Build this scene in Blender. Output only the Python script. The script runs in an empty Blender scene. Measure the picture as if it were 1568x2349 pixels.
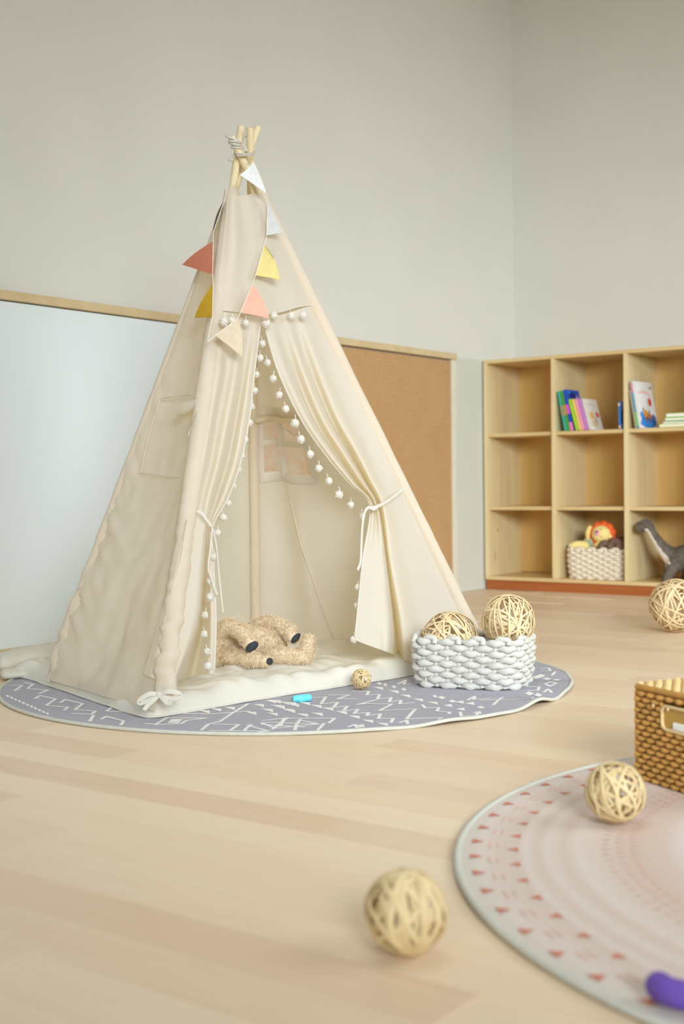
import bpy, bmesh, math, random
import numpy as np
from mathutils import Vector, Matrix, Euler, noise

# ------------------------------------------------------------------ camera, world, light, exposure
SC = bpy.context.scene
COL = SC.collection
W, H = 1568, 2349
FL, PITCH, ROLL, TH = 2920.0, -.02338, -.01181, .6391      # focal length in px, tilt, roll, bearing of the left wall
CAM = np.array([0, 0, .56])
_f = np.array([0, math.cos(PITCH), math.sin(PITCH)])
_r = np.array([1, 0, 0.])
_u = np.cross(_r, _f)
_c, _s = math.cos(ROLL), math.sin(ROLL)
AX = np.array([_c*_r+_s*_u, -_s*_r+_c*_u, _f])

cd = bpy.data.cameras.new('camera')
cam = bpy.data.objects.new('camera', cd)
COL.objects.link(cam)
m4 = Matrix(((AX[0][0], AX[1][0], -AX[2][0], CAM[0]),
             (AX[0][1], AX[1][1], -AX[2][1], CAM[1]),
             (AX[0][2], AX[1][2], -AX[2][2], CAM[2]), (0, 0, 0, 1)))
cam.matrix_world = m4
cd.sensor_fit = 'VERTICAL'
cd.sensor_height = 36
cd.lens = FL / H * 36
cd.clip_start = .05
cd.dof.use_dof = True
cd.dof.focus_distance = 3.35
cd.dof.aperture_fstop = 3.3
SC.camera = cam

wd = bpy.data.worlds.new('world')
SC.world = wd
wd.use_nodes = True
wd.node_tree.nodes['Background'].inputs[0].default_value = (.84, .92, 1.0, 1)
wd.node_tree.nodes['Background'].inputs[1].default_value = .04

L = np.array([math.sin(TH), math.cos(TH), 0])      # along the left wall, away from the camera
RD = np.array([math.cos(TH), -math.sin(TH), 0])    # along the right wall, to the right
S0 = np.array([.736, 6.567, 0.])                   # where the bookshelf meets the left wall


def area(name, loc, to, sx, sy, e, col, spread):
    d = bpy.data.lights.new(name, 'AREA')
    d.shape = 'RECTANGLE'
    d.size, d.size_y, d.energy, d.color = sx, sy, e, col
    d.spread = math.radians(spread)
    o = bpy.data.objects.new(name, d)
    COL.objects.link(o)
    o.location = loc
    o.rotation_euler = (Vector(to)-Vector(loc)).to_track_quat('-Z', 'Y').to_euler()
    return o


LC = (.885, .955, 1.0)
# the window front opposite the left wall, and a softer one behind the camera, plus added fill lights
area('window_light', (4.0, 1.8, 2.6), (-.1, 3.3, .1), 3.2, 1.6, 34, LC, 120)
area('shelf_fill_light', (4.4, 2.2, 1.9), (1.1, 6.1, .6), 2.4, 1.5, 6, LC, 60)  # added fill aimed at the bookshelf, not a window of its own
area('rear_window_light', (1.8, -2.2, 2.0), (1.0, 5.5, .1), 3.0, 1.4, 44, LC, 50)
area('rear_side_fill_light', (-1.6, -2.4, 1.5), (.6, 5.5, .4), 3.0, 1.6, 11, LC, 90)  # added soft fill from the rear left, no known window there
area('floor_fill_light', (-.2, 2.4, 3.5), (-.2, 2.45, 0), 2.4, 1.8, 6.5, LC, 75)  # added downlight to brighten the floor, no known ceiling lamp

SC.view_settings.view_transform = 'Standard'
SC.view_settings.look = 'None'
SC.view_settings.gamma = 1
SC.view_settings.use_curve_mapping = False
SC.view_settings.exposure = .1
SC.cycles.max_bounces = 14
SC.cycles.diffuse_bounces = 8
SC.cycles.transmission_bounces = 10
SC.cycles.transparent_max_bounces = 12


# ------------------------------------------------------------------ helpers: points
def ray(px, py):
    return AX.T @ np.array([(px-W/2)/FL, -(py-H/2)/FL, 1])


def atz(px, py, z):
    d = ray(px, py)
    return CAM+d*(z-CAM[2])/d[2]


def aty(px, py, y):
    d = ray(px, py)
    return CAM+d*y/d[1]


def atpl(px, py, p0, n):
    d = ray(px, py)
    return CAM+d*((p0-CAM)@n)/(d@n)


def lin(h):
    if isinstance(h, str):
        c = [int(h[i:i+2], 16)/255 for i in (0, 2, 4)]
    else:
        c = [v/255 for v in h]
    return tuple(v/12.92 if v <= .04045 else ((v+.055)/1.055)**2.4 for v in c)+(1,)


# ------------------------------------------------------------------ helpers: materials
MATS = {}


class NT:
    def __init__(s, name):
        s.m = bpy.data.materials.new(name)
        s.m.use_nodes = True
        s.t = s.m.node_tree
        s.p = s.t.nodes['Principled BSDF']
        s.out = s.t.nodes['Material Output']
        MATS[name] = s.m

    def n(s, typ, **kw):
        nd = s.t.nodes.new(typ)
        for k, v in kw.items():
            if k.startswith('i_'):
                key = k[2:]
                key = int(key) if key.isdigit() else key.replace('_', ' ')
                nd.inputs[key].default_value = v
            else:
                setattr(nd, k, v)
        return nd

    def l(s, a, b):
        s.t.links.new(a, b)

    def coords(s, scale=(1, 1, 1), kind='Object', rot=(0, 0, 0)):
        tc = s.n('ShaderNodeTexCoord')
        mp = s.n('ShaderNodeMapping')
        mp.inputs['Scale'].default_value = scale
        mp.inputs['Rotation'].default_value = rot
        s.l(tc.outputs[kind], mp.inputs['Vector'])
        return mp.outputs[0]

    def noise(s, vec, scale, detail=3, rough=.5):
        nd = s.n('ShaderNodeTexNoise')
        nd.inputs['Scale'].default_value = scale
        nd.inputs['Detail'].default_value = detail
        nd.inputs['Roughness'].default_value = rough
        s.l(vec, nd.inputs['Vector'])
        return nd.outputs['Fac']

    def ramp(s, fac, stops, interp='LINEAR'):
        nd = s.n('ShaderNodeValToRGB')
        cr = nd.color_ramp
        cr.interpolation = interp
        while len(cr.elements) < len(stops):
            cr.elements.new(.5)
        for e, (p, c) in zip(cr.elements, stops):
            e.position = p
            e.color = c
        s.l(fac, nd.inputs[0])
        return nd.outputs[0]

    def mix(s, fac, a, b, blend='MIX'):
        nd = s.n('ShaderNodeMixRGB', blend_type=blend)
        for i, v in enumerate((fac, a, b)):
            if hasattr(v, 'links'):
                s.l(v, nd.inputs[i])
            else:
                nd.inputs[i].default_value = v
        return nd.outputs[0]

    def bump(s, h, strength, dist=.002):
        nd = s.n('ShaderNodeBump')
        nd.inputs['Strength'].default_value = strength
        nd.inputs['Distance'].default_value = dist
        s.l(h, nd.inputs['Height'])
        return nd.outputs[0]


def plain(name, col, rough=.6, spec=.3, var=.06, scale=30, bump=0, bscale=200):
    t = NT(name)
    v = t.coords()
    c = lin(col)
    d = tuple(max(0, x*(1-var)) for x in c[:3])+(1,)
    e = tuple(min(1, x*(1+var)) for x in c[:3])+(1,)
    t.l(t.ramp(t.noise(v, scale), [(.35, d), (.65, e)]), t.p.inputs['Base Color'])
    t.p.inputs['Roughness'].default_value = rough
    t.p.inputs['Specular IOR Level'].default_value = spec
    if bump:
        t.l(t.bump(t.noise(v, bscale, 2), bump), t.p.inputs['Normal'])
    return t.m


def cloth(name, col, trans=.35, tcol=None, bump=.25, var=.03, wrinkle=0.):
    t = NT(name)
    v = t.coords()
    c = lin(col)
    d = tuple(max(0, x*(1-var)) for x in c[:3])+(1,)
    colr = t.ramp(t.noise(v, 9, 4), [(.3, d), (.7, c)])
    weave = t.noise(v, 900, 1)
    h = weave
    nrm = t.bump(h, bump, .0008)
    if wrinkle:
        wv = t.noise(t.coords((1, 1, .35)), 14, 3, .55)
        nd = t.n('ShaderNodeBump')
        nd.inputs['Strength'].default_value = wrinkle
        nd.inputs['Distance'].default_value = .02
        t.l(wv, nd.inputs['Height'])
        t.l(nrm, nd.inputs['Normal'])
        nrm = nd.outputs[0]
    df = t.n('ShaderNodeBsdfDiffuse')
    t.l(colr, df.inputs[0])
    t.l(nrm, df.inputs['Normal'])
    if not trans:
        t.l(df.outputs[0], t.out.inputs[0])
        return t.m
    tr = t.n('ShaderNodeBsdfTranslucent')
    tr.inputs[0].default_value = lin(tcol or col)
    t.l(nrm, tr.inputs['Normal'])
    mx = t.n('ShaderNodeMixShader')
    mx.inputs[0].default_value = trans
    t.l(df.outputs[0], mx.inputs[1])
    t.l(tr.outputs[0], mx.inputs[2])
    t.l(mx.outputs[0], t.out.inputs[0])
    return t.m


def wood(name, a, b, axis=0, rough=.5, fine=60, spec=.3, rnd=0.):
    t = NT(name)
    sc = [10, 10, 10]
    sc[axis] = .8
    v = t.coords(tuple(sc))
    n1 = t.noise(v, 2.2, 5, .6)
    sc2 = [fine, fine, fine]
    sc2[axis] = 1.5
    n2 = t.noise(t.coords(tuple(sc2)), 2, 3)
    c1 = t.ramp(n1, [(.3, lin(a)), (.7, lin(b))])
    c2 = t.mix(.18, c1, t.ramp(n2, [(.35, lin(a)), (.65, lin(b))]), 'MIX')
    if rnd:
        oi = t.n('ShaderNodeObjectInfo')
        c2 = t.mix(t.ramp(oi.outputs['Random'], [(0, (0, 0, 0, 1)), (1, (rnd, rnd, rnd, 1))]), c2, lin((190, 150, 110)))
    t.l(c2, t.p.inputs['Base Color'])
    t.p.inputs['Roughness'].default_value = rough
    t.p.inputs['Specular IOR Level'].default_value = spec
    t.l(t.bump(n2, .05, .001), t.p.inputs['Normal'])
    return t.m


# ------------------------------------------------------------------ helpers: meshes
class MB:
    def __init__(s):
        s.v, s.f, s.mi, s.flat = [], [], [], False

    def add(s, vs, fs, mi=0):
        b = len(s.v)
        s.v += [tuple(map(float, p)) for p in vs]
        s.f += [tuple(i+b for i in q) for q in fs]
        s.mi += [mi]*len(fs)
        return s

    def box(s, c, d, rot=None, mi=0, bev=0.):
        x, y, z = d[0]/2, d[1]/2, d[2]/2
        if bev:
            s.flat = True
            bm = bmesh.new()
            bmesh.ops.create_cube(bm, size=1)
            for v in bm.verts:
                v.co = Vector((v.co.x*d[0], v.co.y*d[1], v.co.z*d[2]))
            bmesh.ops.bevel(bm, geom=bm.edges[:], offset=bev, segments=2, affect='EDGES', profile=.5)
            vs = [v.co.copy() for v in bm.verts]
            bm.verts.index_update()
            fs = [[v.index for v in f.verts] for f in bm.faces]
            bm.free()
        else:
            vs = [Vector(p) for p in ((-x, -y, -z), (x, -y, -z), (x, y, -z), (-x, y, -z), (-x, -y, z), (x, -y, z), (x, y, z), (-x, y, z))]
            fs = [(0, 3, 2, 1), (4, 5, 6, 7), (0, 1, 5, 4), (1, 2, 6, 5), (2, 3, 7, 6), (3, 0, 4, 7)]
        if rot is not None:
            vs = [rot @ v for v in vs]
        return s.add([v+Vector(c) for v in vs], fs, mi)

    def grid(s, P, mi=0, skip=None, closeu=False):
        """P: array (rows, cols, 3)"""
        R, C = P.shape[:2]
        fs = []
        for i in range(R-1):
            for j in range(C if closeu else C-1):
                if skip and skip(i, j):
                    continue
                k = (j+1) % C
                fs.append((i*C+j, i*C+k, (i+1)*C+k, (i+1)*C+j))
        return s.add(P.reshape(-1, 3), fs, mi)

    def tube(s, pts, r, n=8, closed=False, cap=True, mi=0, flat=1., up=(0, 0, 1)):
        """swept tube; r scalar or list; flat<1 squashes along the 'up' side"""
        P = np.array(pts, float)
        N = len(P)
        rr = np.full(N, r) if np.isscalar(r) else np.array(r)
        T = np.roll(P, -1, 0)-np.roll(P, 1, 0)
        if not closed:
            T[0] = P[1]-P[0]
            T[-1] = P[-1]-P[-2]
        T /= np.linalg.norm(T, axis=1)[:, None]+1e-12
        U = np.array(up, float)
        rings = []
        prev = None
        for i in range(N):
            a = np.cross(T[i], U) if prev is None else np.cross(T[i], np.cross(prev, T[i]))
            if prev is None and np.linalg.norm(a) < 1e-4:
                a = np.cross(T[i], np.array([1., .3, 0]))
            a /= np.linalg.norm(a)+1e-12
            b = np.cross(a, T[i])
            prev = a
            an = np.arange(n)*2*math.pi/n
            rings.append(P[i]+rr[i]*(np.cos(an)[:, None]*a+flat*np.sin(an)[:, None]*b))
        vs = np.concatenate(rings)
        fs = []
        for i in range(N if closed else N-1):
            k = (i+1) % N
            for j in range(n):
                q = (j+1) % n
                fs.append((i*n+j, i*n+q, k*n+q, k*n+j))
        if cap and not closed:
            fs.append(tuple(range(n-1, -1, -1)))
            fs.append(tuple((N-1)*n+j for j in range(n)))
        return s.add(vs, fs, mi)

    def sphere(s, c, r, nu=12, nv=8, mi=0, wob=0., seed=0):
        r = (r, r, r) if np.isscalar(r) else r
        vs = [(0, 0, 1)]
        for i in range(1, nv):
            a = math.pi*i/nv
            for j in range(nu):
                b = 2*math.pi*j/nu
                vs.append((math.sin(a)*math.cos(b), math.sin(a)*math.sin(b), math.cos(a)))
        vs.append((0, 0, -1))
        if wob:
            vs = [tuple(np.array(v)*(1+wob*noise.noise(Vector(v)*2.6+Vector((seed*7.1, 0, 0))))) for v in vs]
        fs = []
        for j in range(nu):
            fs.append((0, 1+j, 1+(j+1) % nu))
            for i in range(nv-2):
                a, b = 1+i*nu+j, 1+i*nu+(j+1) % nu
                fs.append((a, a+nu, b+nu, b))
            e = 1+(nv-2)*nu
            fs.append((e+j, len(vs)-1, e+(j+1) % nu))
        return s.add([(c[0]+v[0]*r[0], c[1]+v[1]*r[1], c[2]+v[2]*r[2]) for v in vs], fs, mi)

    def poly(s, pts, mi=0):
        return s.add(pts, [tuple(range(len(pts)))], mi)

    def prism(s, pts, h0, h1, mi=0):
        n = len(pts)
        vs = [(p[0], p[1], h0) for p in pts]+[(p[0], p[1], h1) for p in pts]
        fs = [tuple(range(n-1, -1, -1)), tuple(range(n, 2*n))]+[(i, (i+1) % n, n+(i+1) % n, n+i) for i in range(n)]
        return s.add(vs, fs, mi)

    def mesh(s, name, mats, smooth=True):
        me = bpy.data.meshes.new(name)
        me.from_pydata(s.v, [], s.f)
        for m in (mats if isinstance(mats, (list, tuple)) else [mats]):
            me.materials.append(m)
        if any(s.mi):
            me.polygons.foreach_set('material_index', s.mi)
        if smooth and not s.flat:
            me.polygons.foreach_set('use_smooth', [True]*len(s.f))
            try:
                me.set_sharp_from_angle(angle=math.radians(62))
            except Exception:
                pass
        me.update()
        return me


def root(name, loc, label, cat, rz=0., group=None):
    o = bpy.data.objects.new(name, None)
    COL.objects.link(o)
    o.empty_display_size = .05
    o.location = [float(v) for v in loc]
    o.rotation_euler = (0, 0, rz)
    o['label'], o['category'] = label, cat
    if group:
        o['group'] = group
    return o


def part(par, name, mb, mats, label=None, smooth=True, local=False, stuff=False):
    """a mesh under par; vertices of mb are world coordinates unless local"""
    if isinstance(mb, MB):
        if par is not None and not local:
            p = par
            loc = Vector((0, 0, 0))
            while p is not None:
                loc += Vector(p.location)
                p = p.parent
            mb.v = [(v[0]-loc.x, v[1]-loc.y, v[2]-loc.z) for v in mb.v]
        me = mb.mesh(name, mats, smooth)
    else:
        me = mb
    o = bpy.data.objects.new(name, me)
    COL.objects.link(o)
    if par is not None:
        o.parent = par
    if label:
        o['label'] = label
    if stuff:
        o['kind'] = 'stuff'
    return o


def struct(name, mb, mats, smooth=False):
    o = part(None, name, mb, mats, smooth=smooth)
    o['kind'] = 'structure'
    return o


def solo(name, mb, mats, label, cat, group=None, loc=None, smooth=True):
    if loc is not None:
        mb.v = [tuple(np.array(v)-np.array(loc)) for v in mb.v]
    o = part(None, name, mb, mats, smooth=smooth)
    if loc is not None:
        o.location = [float(v) for v in loc]
    o['label'], o['category'] = label, cat
    if group:
        o['group'] = group
    return o


def crom(P, n):
    """Catmull-Rom through P (k, d) resampled to n points"""
    P = np.array(P, float)
    k = len(P)
    Q = np.concatenate([[2*P[0]-P[1]], P, [2*P[-1]-P[-2]]])
    out = []
    for t in np.linspace(0, k-1, n):
        i = min(int(t), k-2)
        a = t-i
        p0, p1, p2, p3 = Q[i], Q[i+1], Q[i+2], Q[i+3]
        out.append(.5*((2*p1)+(-p0+p2)*a+(2*p0-5*p1+4*p2-p3)*a*a+(-p0+3*p1-3*p2+p3)*a**3))
    return np.array(out)


def net(ctrl, nv, nu):
    """smooth grid through a control net (R, C, 3)"""
    A = np.array([crom(r, nu) for r in ctrl])
    return np.stack([crom(A[:, j], nv) for j in range(nu)], 1)


def nz(p, sc, seed=0.):
    return noise.noise(Vector((float(p[0])*sc+seed, float(p[1])*sc+seed*.7, float(p[2])*sc-seed)))


def remeshed(mb, name, mats, voxel=.006, smooth=4):
    me = mb.mesh(name+'_raw', mats)
    o = bpy.data.objects.new(name+'_raw', me)
    COL.objects.link(o)
    r = o.modifiers.new('r', 'REMESH')
    r.mode = 'VOXEL'
    r.voxel_size = voxel
    s = o.modifiers.new('s', 'SMOOTH')
    s.iterations = smooth
    dg = bpy.context.evaluated_depsgraph_get()
    dg.update()
    res = bpy.data.meshes.new_from_object(o.evaluated_get(dg))
    bpy.data.objects.remove(o)
    bpy.data.meshes.remove(me)
    res.name = name
    res.polygons.foreach_set('use_smooth', [True]*len(res.polygons))
    return res


def limb(mb, pts, rad, n=14, mi=0):
    """overlapping spheres along a smooth path, to be remeshed into one body"""
    P = crom(pts, n)
    R = crom([[r] for r in rad], n)[:, 0]
    for p, r in zip(P, R):
        mb.sphere(p, float(r), 12, 8, mi)


def fur(me, count, length, seed, mat, droop=.5, name='fur', keep=None, width=.0011):
    """short hair blades grown from a mesh, one joined piece"""
    rng = np.random.default_rng(seed)
    nf = len(me.polygons)
    ce = np.zeros(nf*3)
    me.polygons.foreach_get('center', ce)
    ce = ce.reshape(-1, 3)
    no = np.zeros(nf*3)
    me.polygons.foreach_get('normal', no)
    no = no.reshape(-1, 3)
    ar = np.zeros(nf)
    me.polygons.foreach_get('area', ar)
    if keep is not None:
        ar = ar*keep(ce)
    idx = rng.choice(nf, count, p=ar/ar.sum())
    p = ce[idx]+rng.normal(0, .0015, (count, 3))
    n = no[idx]
    d = n+rng.normal(0, .35, (count, 3))+np.array([0, 0, -droop])
    clump = np.array([[nz(q, 60, 3), nz(q, 60, 9), nz(q, 60, 17)] for q in p])
    d += clump*1.1
    d /= np.linalg.norm(d, axis=1)[:, None]
    t = np.cross(d, rng.normal(0, 1, (count, 3)))
    t /= np.linalg.norm(t, axis=1)[:, None]
    ln = length*rng.uniform(.6, 1.2, (count, 1))
    V = np.stack([p-n*.001-t*width, p-n*.001+t*width, p+d*ln], 1).reshape(-1, 3)
    m = MB()
    m.v = [tuple(map(float, q)) for q in V]
    m.f = [(3*i, 3*i+1, 3*i+2) for i in range(count)]
    m.mi = [0]*count
    return m


# ------------------------------------------------------------------ materials
M_wall = plain('wall_paint', (218, 216, 207), .85, .15, .012, 3, .05, 300)
M_ceil = plain('ceiling_paint', (224, 218, 206), .9, .1, .01, 3)
M_stile = plain('pale_frame_paint', (220, 214, 194), .6, .2, .02, 10)
M_wains = plain('wainscot_paint', (205, 206, 194), .7, .2, .01, 3)
M_white = plain('whiteboard_enamel', (226, 236, 238), .35, .35, .008, 2)
M_ply = wood('birch_ply', (228, 212, 168), (216, 194, 144), 2, .5)
M_back = wood('birch_ply_back', (220, 184, 118), (208, 170, 104), 2, .5)
M_plyh = wood('birch_ply_flat', (222, 198, 148), (208, 178, 124), 0, .5)
M_trim = wood('oak_trim', (216, 196, 156), (198, 174, 130), 0, .5, 140)
M_kick = wood('mahogany_plinth', (176, 104, 54), (158, 88, 44), 0, .5)
M_pole = wood('pine_pole', (232, 216, 178), (222, 204, 160), 2, .5)
M_canvas = cloth('tent_canvas', (237, 234, 226), .47, (251, 236, 199), wrinkle=.10)
M_canvas2 = cloth('sleeve_canvas', (236, 234, 228), .30, (252, 238, 208), wrinkle=.05)
M_mat = cloth('mat_cotton', (222, 217, 204), .0, wrinkle=.18)
M_ribbon = cloth('cotton_ribbon', (226, 221, 208), .15)
M_pom = cloth('pompom_wool', (238, 233, 221), .12, bump=.8)
M_rope = plain('white_cotton_rope', (208, 206, 198), .9, .1, .03, 40, .5, 350)
M_rope2 = plain('cream_cotton_rope', (232, 222, 202), .9, .1, .03, 40, .5, 350)
M_wicker = plain('brown_paper_rope', (190, 142, 76), .8, .2, .12, 60, .5, 260)
M_cord = plain('white_cord', (232, 226, 212), .8, .1)
M_black = plain('dark_grey_pad', (64, 66, 70), .8, .2, .2, 80)
M_rugedge = plain('rug_binding_sage', (208, 208, 196), .9, .1, .03, 60, .3, 500)
M_print = plain('rug_print_white', (238, 235, 232), .9, .1, .04, 30)


def mk_rattan(name, a, b):
    t = NT(name)
    oi = t.n('ShaderNodeObjectInfo')
    c = t.ramp(oi.outputs['Random'], [(0, lin(a)), (1, lin(b))])
    n = t.noise(t.coords((1, 1, 1)), 120, 3)
    t.l(t.mix(.25, c, t.ramp(n, [(.3, lin((196, 156, 102))), (.7, lin((244, 226, 186)))])), t.p.inputs['Base Color'])
    t.p.inputs['Roughness'].default_value = .55
    t.p.inputs['Specular IOR Level'].default_value = .25
    return t.m


M_rat = mk_rattan('rattan_pale', (226, 202, 154), (240, 222, 182))
M_rat2 = mk_rattan('rattan_olive', (212, 188, 134), (232, 212, 164))


def mk_floor(name, plank):
    t = NT(name)
    sc = t.coords((.9, 11, 1))
    streak = t.noise(sc, 2.4, 5, .6)
    fine = t.noise(t.coords((2.5, 90, 1)), 1.6, 3)
    if plank:
        oi = t.n('ShaderNodeObjectInfo')
        add = t.n('ShaderNodeVectorMath', operation='ADD')
        tc = t.n('ShaderNodeTexCoord')
        sh = t.n('ShaderNodeVectorMath', operation='SCALE')
        cmb = t.n('ShaderNodeCombineXYZ')
        t.l(oi.outputs['Random'], cmb.inputs[0])
        t.l(oi.outputs['Random'], cmb.inputs[1])
        t.l(cmb.outputs[0], sh.inputs[0])
        sh.inputs['Scale'].default_value = 37
        t.l(tc.outputs['Object'], add.inputs[0])
        t.l(sh.outputs[0], add.inputs[1])
        mp = t.n('ShaderNodeMapping')
        mp.inputs['Scale'].default_value = (1.3, 13, 1)
        t.l(add.outputs[0], mp.inputs[0])
        streak = t.noise(mp.outputs[0], 2.2, 5, .6)
        base = t.ramp(oi.outputs['Random'], [(0, lin((222, 193, 163))), (.25, lin((234, 213, 182))), (.5, lin((228, 204, 173))), (.75, lin((238, 218, 188))), (1, lin((222, 194, 166)))])
    else:
        base = t.n('ShaderNodeRGB')
        base.outputs[0].default_value = lin((232, 211, 181))
        base = base.outputs[0]
    c = t.mix(.18, base, t.ramp(streak, [(.3, lin((216, 186, 152))), (.7, lin((242, 224, 196)))]))
    c = t.mix(.10, c, t.ramp(fine, [(.3, lin((206, 172, 136))), (.7, lin((244, 226, 196)))]))
    t.l(c, t.p.inputs['Base Color'])
    t.p.inputs['Roughness'].default_value = .42
    t.p.inputs['Specular IOR Level'].default_value = .35
    t.l(t.bump(fine, .03, .0006), t.p.inputs['Normal'])
    return t.m


M_plank = mk_floor('vinyl_plank', True)
M_slab = mk_floor('vinyl_far', False)


def mk_cork():
    t = NT('cork_hessian')
    v = t.coords((1, 1, 1))
    n1 = t.noise(v, 3, 4)
    n2 = t.noise(v, 260, 2)
    c = t.ramp(n1, [(.3, lin((180, 140, 94))), (.7, lin((192, 153, 103)))])
    c = t.mix(.3, c, t.ramp(n2, [(.35, lin((160, 118, 76))), (.65, lin((212, 176, 130)))]))
    vo = t.n('ShaderNodeTexVoronoi')
    vo.inputs['Scale'].default_value = 62
    vo.inputs['Randomness'].default_value = .25
    t.l(t.coords((.001, 1, 1)), vo.inputs['Vector'])
    dots = t.ramp(vo.outputs['Distance'], [(.12, (1, 1, 1, 1)), (.26, (0, 0, 0, 1))])
    c = t.mix(t.mix(.55, (0, 0, 0, 1), dots), c, lin((148, 108, 66)))
    t.l(c, t.p.inputs['Base Color'])
    t.p.inputs['Roughness'].default_value = .9
    t.l(t.bump(n2, .3, .001), t.p.inputs['Normal'])
    return t.m


M_cork = mk_cork()

# ------------------------------------------------------------------ the room
RZ = -TH   # local x = along the right wall, local y = along the left wall (away)


def wp(u, w, z):
    """room frame -> world: u to the right along the right wall, w away along the left wall, from S0"""
    p = S0+RD*u+L*w
    return (p[0], p[1], z)


def room_box(mb, u0, u1, w0, w1, z0, z1, mi=0, bev=0.):
    c = wp((u0+u1)/2, (w0+w1)/2, (z0+z1)/2)
    return mb.box(c, (u1-u0, w1-w0, z1-z0), Matrix.Rotation(RZ, 3, 'Z'), mi, bev)


WB = .382      # right wall, behind the shelf
CEIL = 3.55
fl = part(None, 'floor', room_box(MB(), -.4, 7, -8.2, WB+.2, -.12, -.0015), M_slab, smooth=False)
fl['kind'] = 'structure'
struct('wall_left', room_box(MB(), -.25, -.03, -8.2, WB+.2, 0, CEIL), M_wall)
struct('wall_right', room_box(MB(), -.25, 7, WB, WB+.2, 0, CEIL), M_wall)
struct('ceiling', room_box(MB(), -.25, 7, -8.2, WB+.2, CEIL, CEIL+.1), M_ceil)

# floor planks, parallel to the right wall
PW, PL = .1, .9
pm = MB().box((0, 0, -.006), (PL-.0003, PW-.0003, .012), None, 0, .00015).mesh('plank', M_plank)
rng = random.Random(4)
cand = []
for j in range(-90, 6):
    w = WB-PW/2-.002+j*PW
    off = rng.random()*PL
    for i in range(-2, 9):
        u = off+i*PL
        if u-PL/2 < -.02:
            continue
        if w > WB-.04:
            continue
        p = np.array(wp(u, w, 0))
        d = AX @ (p-CAM)
        if d[2] < .9:
            continue
        x, y = d[0]/d[2]*FL, d[1]/d[2]*FL
        mx = 784+(.55 if d[2] > 2 else .4)*FL/d[2]
        if abs(x) < mx and y > -1400:
            cand.append((d[2], u, w))
    # the planks cut by the left wall
    u = off-PL
    while u+PL/2 > .02:
        u -= PL
cand.sort()
for _, u, w in cand[:298]:
    o = bpy.data.objects.new('plank', pm)
    COL.objects.link(o)
    o.parent = fl
    o.location = wp(u, w, 0)
    o.rotation_euler = (0, 0, RZ)
print('planks', len(cand))

# left wall: wainscot strip, display boards, wood cap, skirting
wz = 1.178
struct('wall_left_wainscot', room_box(MB(), -.03, -.012, -.26, WB, 0, wz), M_wains)
struct('trim_1', room_box(MB(), -.03, .004, -7.9, -.262, 1.163, 1.193, 0, .002), M_trim)
struct('baseboard_left', room_box(MB(), -.03, -.004, -7.9, -2.0, 0, .032, 0, .002), M_trim)
wb = root('whiteboard', wp(-.02, -3.5, .03), 'large pale bluish white board fixed under the wood cap of the left wall', 'board', RZ)
wbl = MB().box((0, -.69, .565), (.012, 4.8, 1.13), None, 0, .002)
part(wb, 'board_surface', wbl, M_white, local=True)
cb = root('pin_board', wp(-.02, -1.0, .0), 'tall tan cork pin board behind the tent, pale frame at its right edge', 'board', RZ)
part(cb, 'cork_sheet', MB().box((0, -.035, .595), (.012, 1.47, 1.12), None, 0, .001), M_cork, local=True)
part(cb, 'frame_stile', MB().box((.004, .721, .581), (.022, .036, 1.162), None, 0, .002), M_stile, local=True)
part(cb, 'frame_rail', MB().box((.003, -.035, .016), (.02, 1.47, .03), None, 0, .002), M_stile, local=True)

# ------------------------------------------------------------------ bookshelf
SHD = .36
bs = root('bookshelf', wp(0, 0, 0), 'pale birch plywood cubby bookshelf on a reddish plinth in the room corner', 'bookshelf', RZ)
BT, TOP, CW = .018, 1.178, .385
NC = 4


def knotty():
    t = NT('birch_ply_knots')
    v = t.coords((10, 10, .8))
    c = t.ramp(t.noise(v, 2.2, 5, .6), [(.3, lin((228, 212, 168))), (.7, lin((216, 194, 144)))])
    tc = t.n('ShaderNodeTexCoord')
    sp = t.n('ShaderNodeSeparateXYZ')
    t.l(tc.outputs['Object'], sp.inputs[0])
    nn = t.noise(t.coords((30, 30, 12)), 3, 3)
    for y0, z0, a, b in ((.10, .30, .018, .014), (.075, .17, .010, .06), (.08, .245, .006, .03)):
        ex = []
        for o, k, s in ((sp.outputs[1], y0, a), (sp.outputs[2], z0, b)):
            q = t.n('ShaderNodeMath', operation='SUBTRACT')
            t.l(o, q.inputs[0])
            q.inputs[1].default_value = k
            r = t.n('ShaderNodeMath', operation='DIVIDE')
            t.l(q.outputs[0], r.inputs[0])
            r.inputs[1].default_value = s
            e = t.n('ShaderNodeMath', operation='POWER')
            ab = t.n('ShaderNodeMath', operation='ABSOLUTE')
            t.l(r.outputs[0], ab.inputs[0])
            t.l(ab.outputs[0], e.inputs[0])
            e.inputs[1].default_value = 2
            ex.append(e.outputs[0])
        sm = t.n('ShaderNodeMath', operation='ADD')
        t.l(ex[0], sm.inputs[0])
        t.l(ex[1], sm.inputs[1])
        ad = t.n('ShaderNodeMath', operation='ADD')
        t.l(sm.outputs[0], ad.inputs[0])
        t.l(nn, ad.inputs[1])
        f = t.ramp(ad.outputs[0], [(.45, (.75, .75, .75, 1)), (1, (0, 0, 0, 1))])
        c = t.mix(f, c, lin((120, 112, 70)))
    t.l(c, t.p.inputs['Base Color'])
    t.p.inputs['Roughness'].default_value = .5
    return t.m


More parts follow.
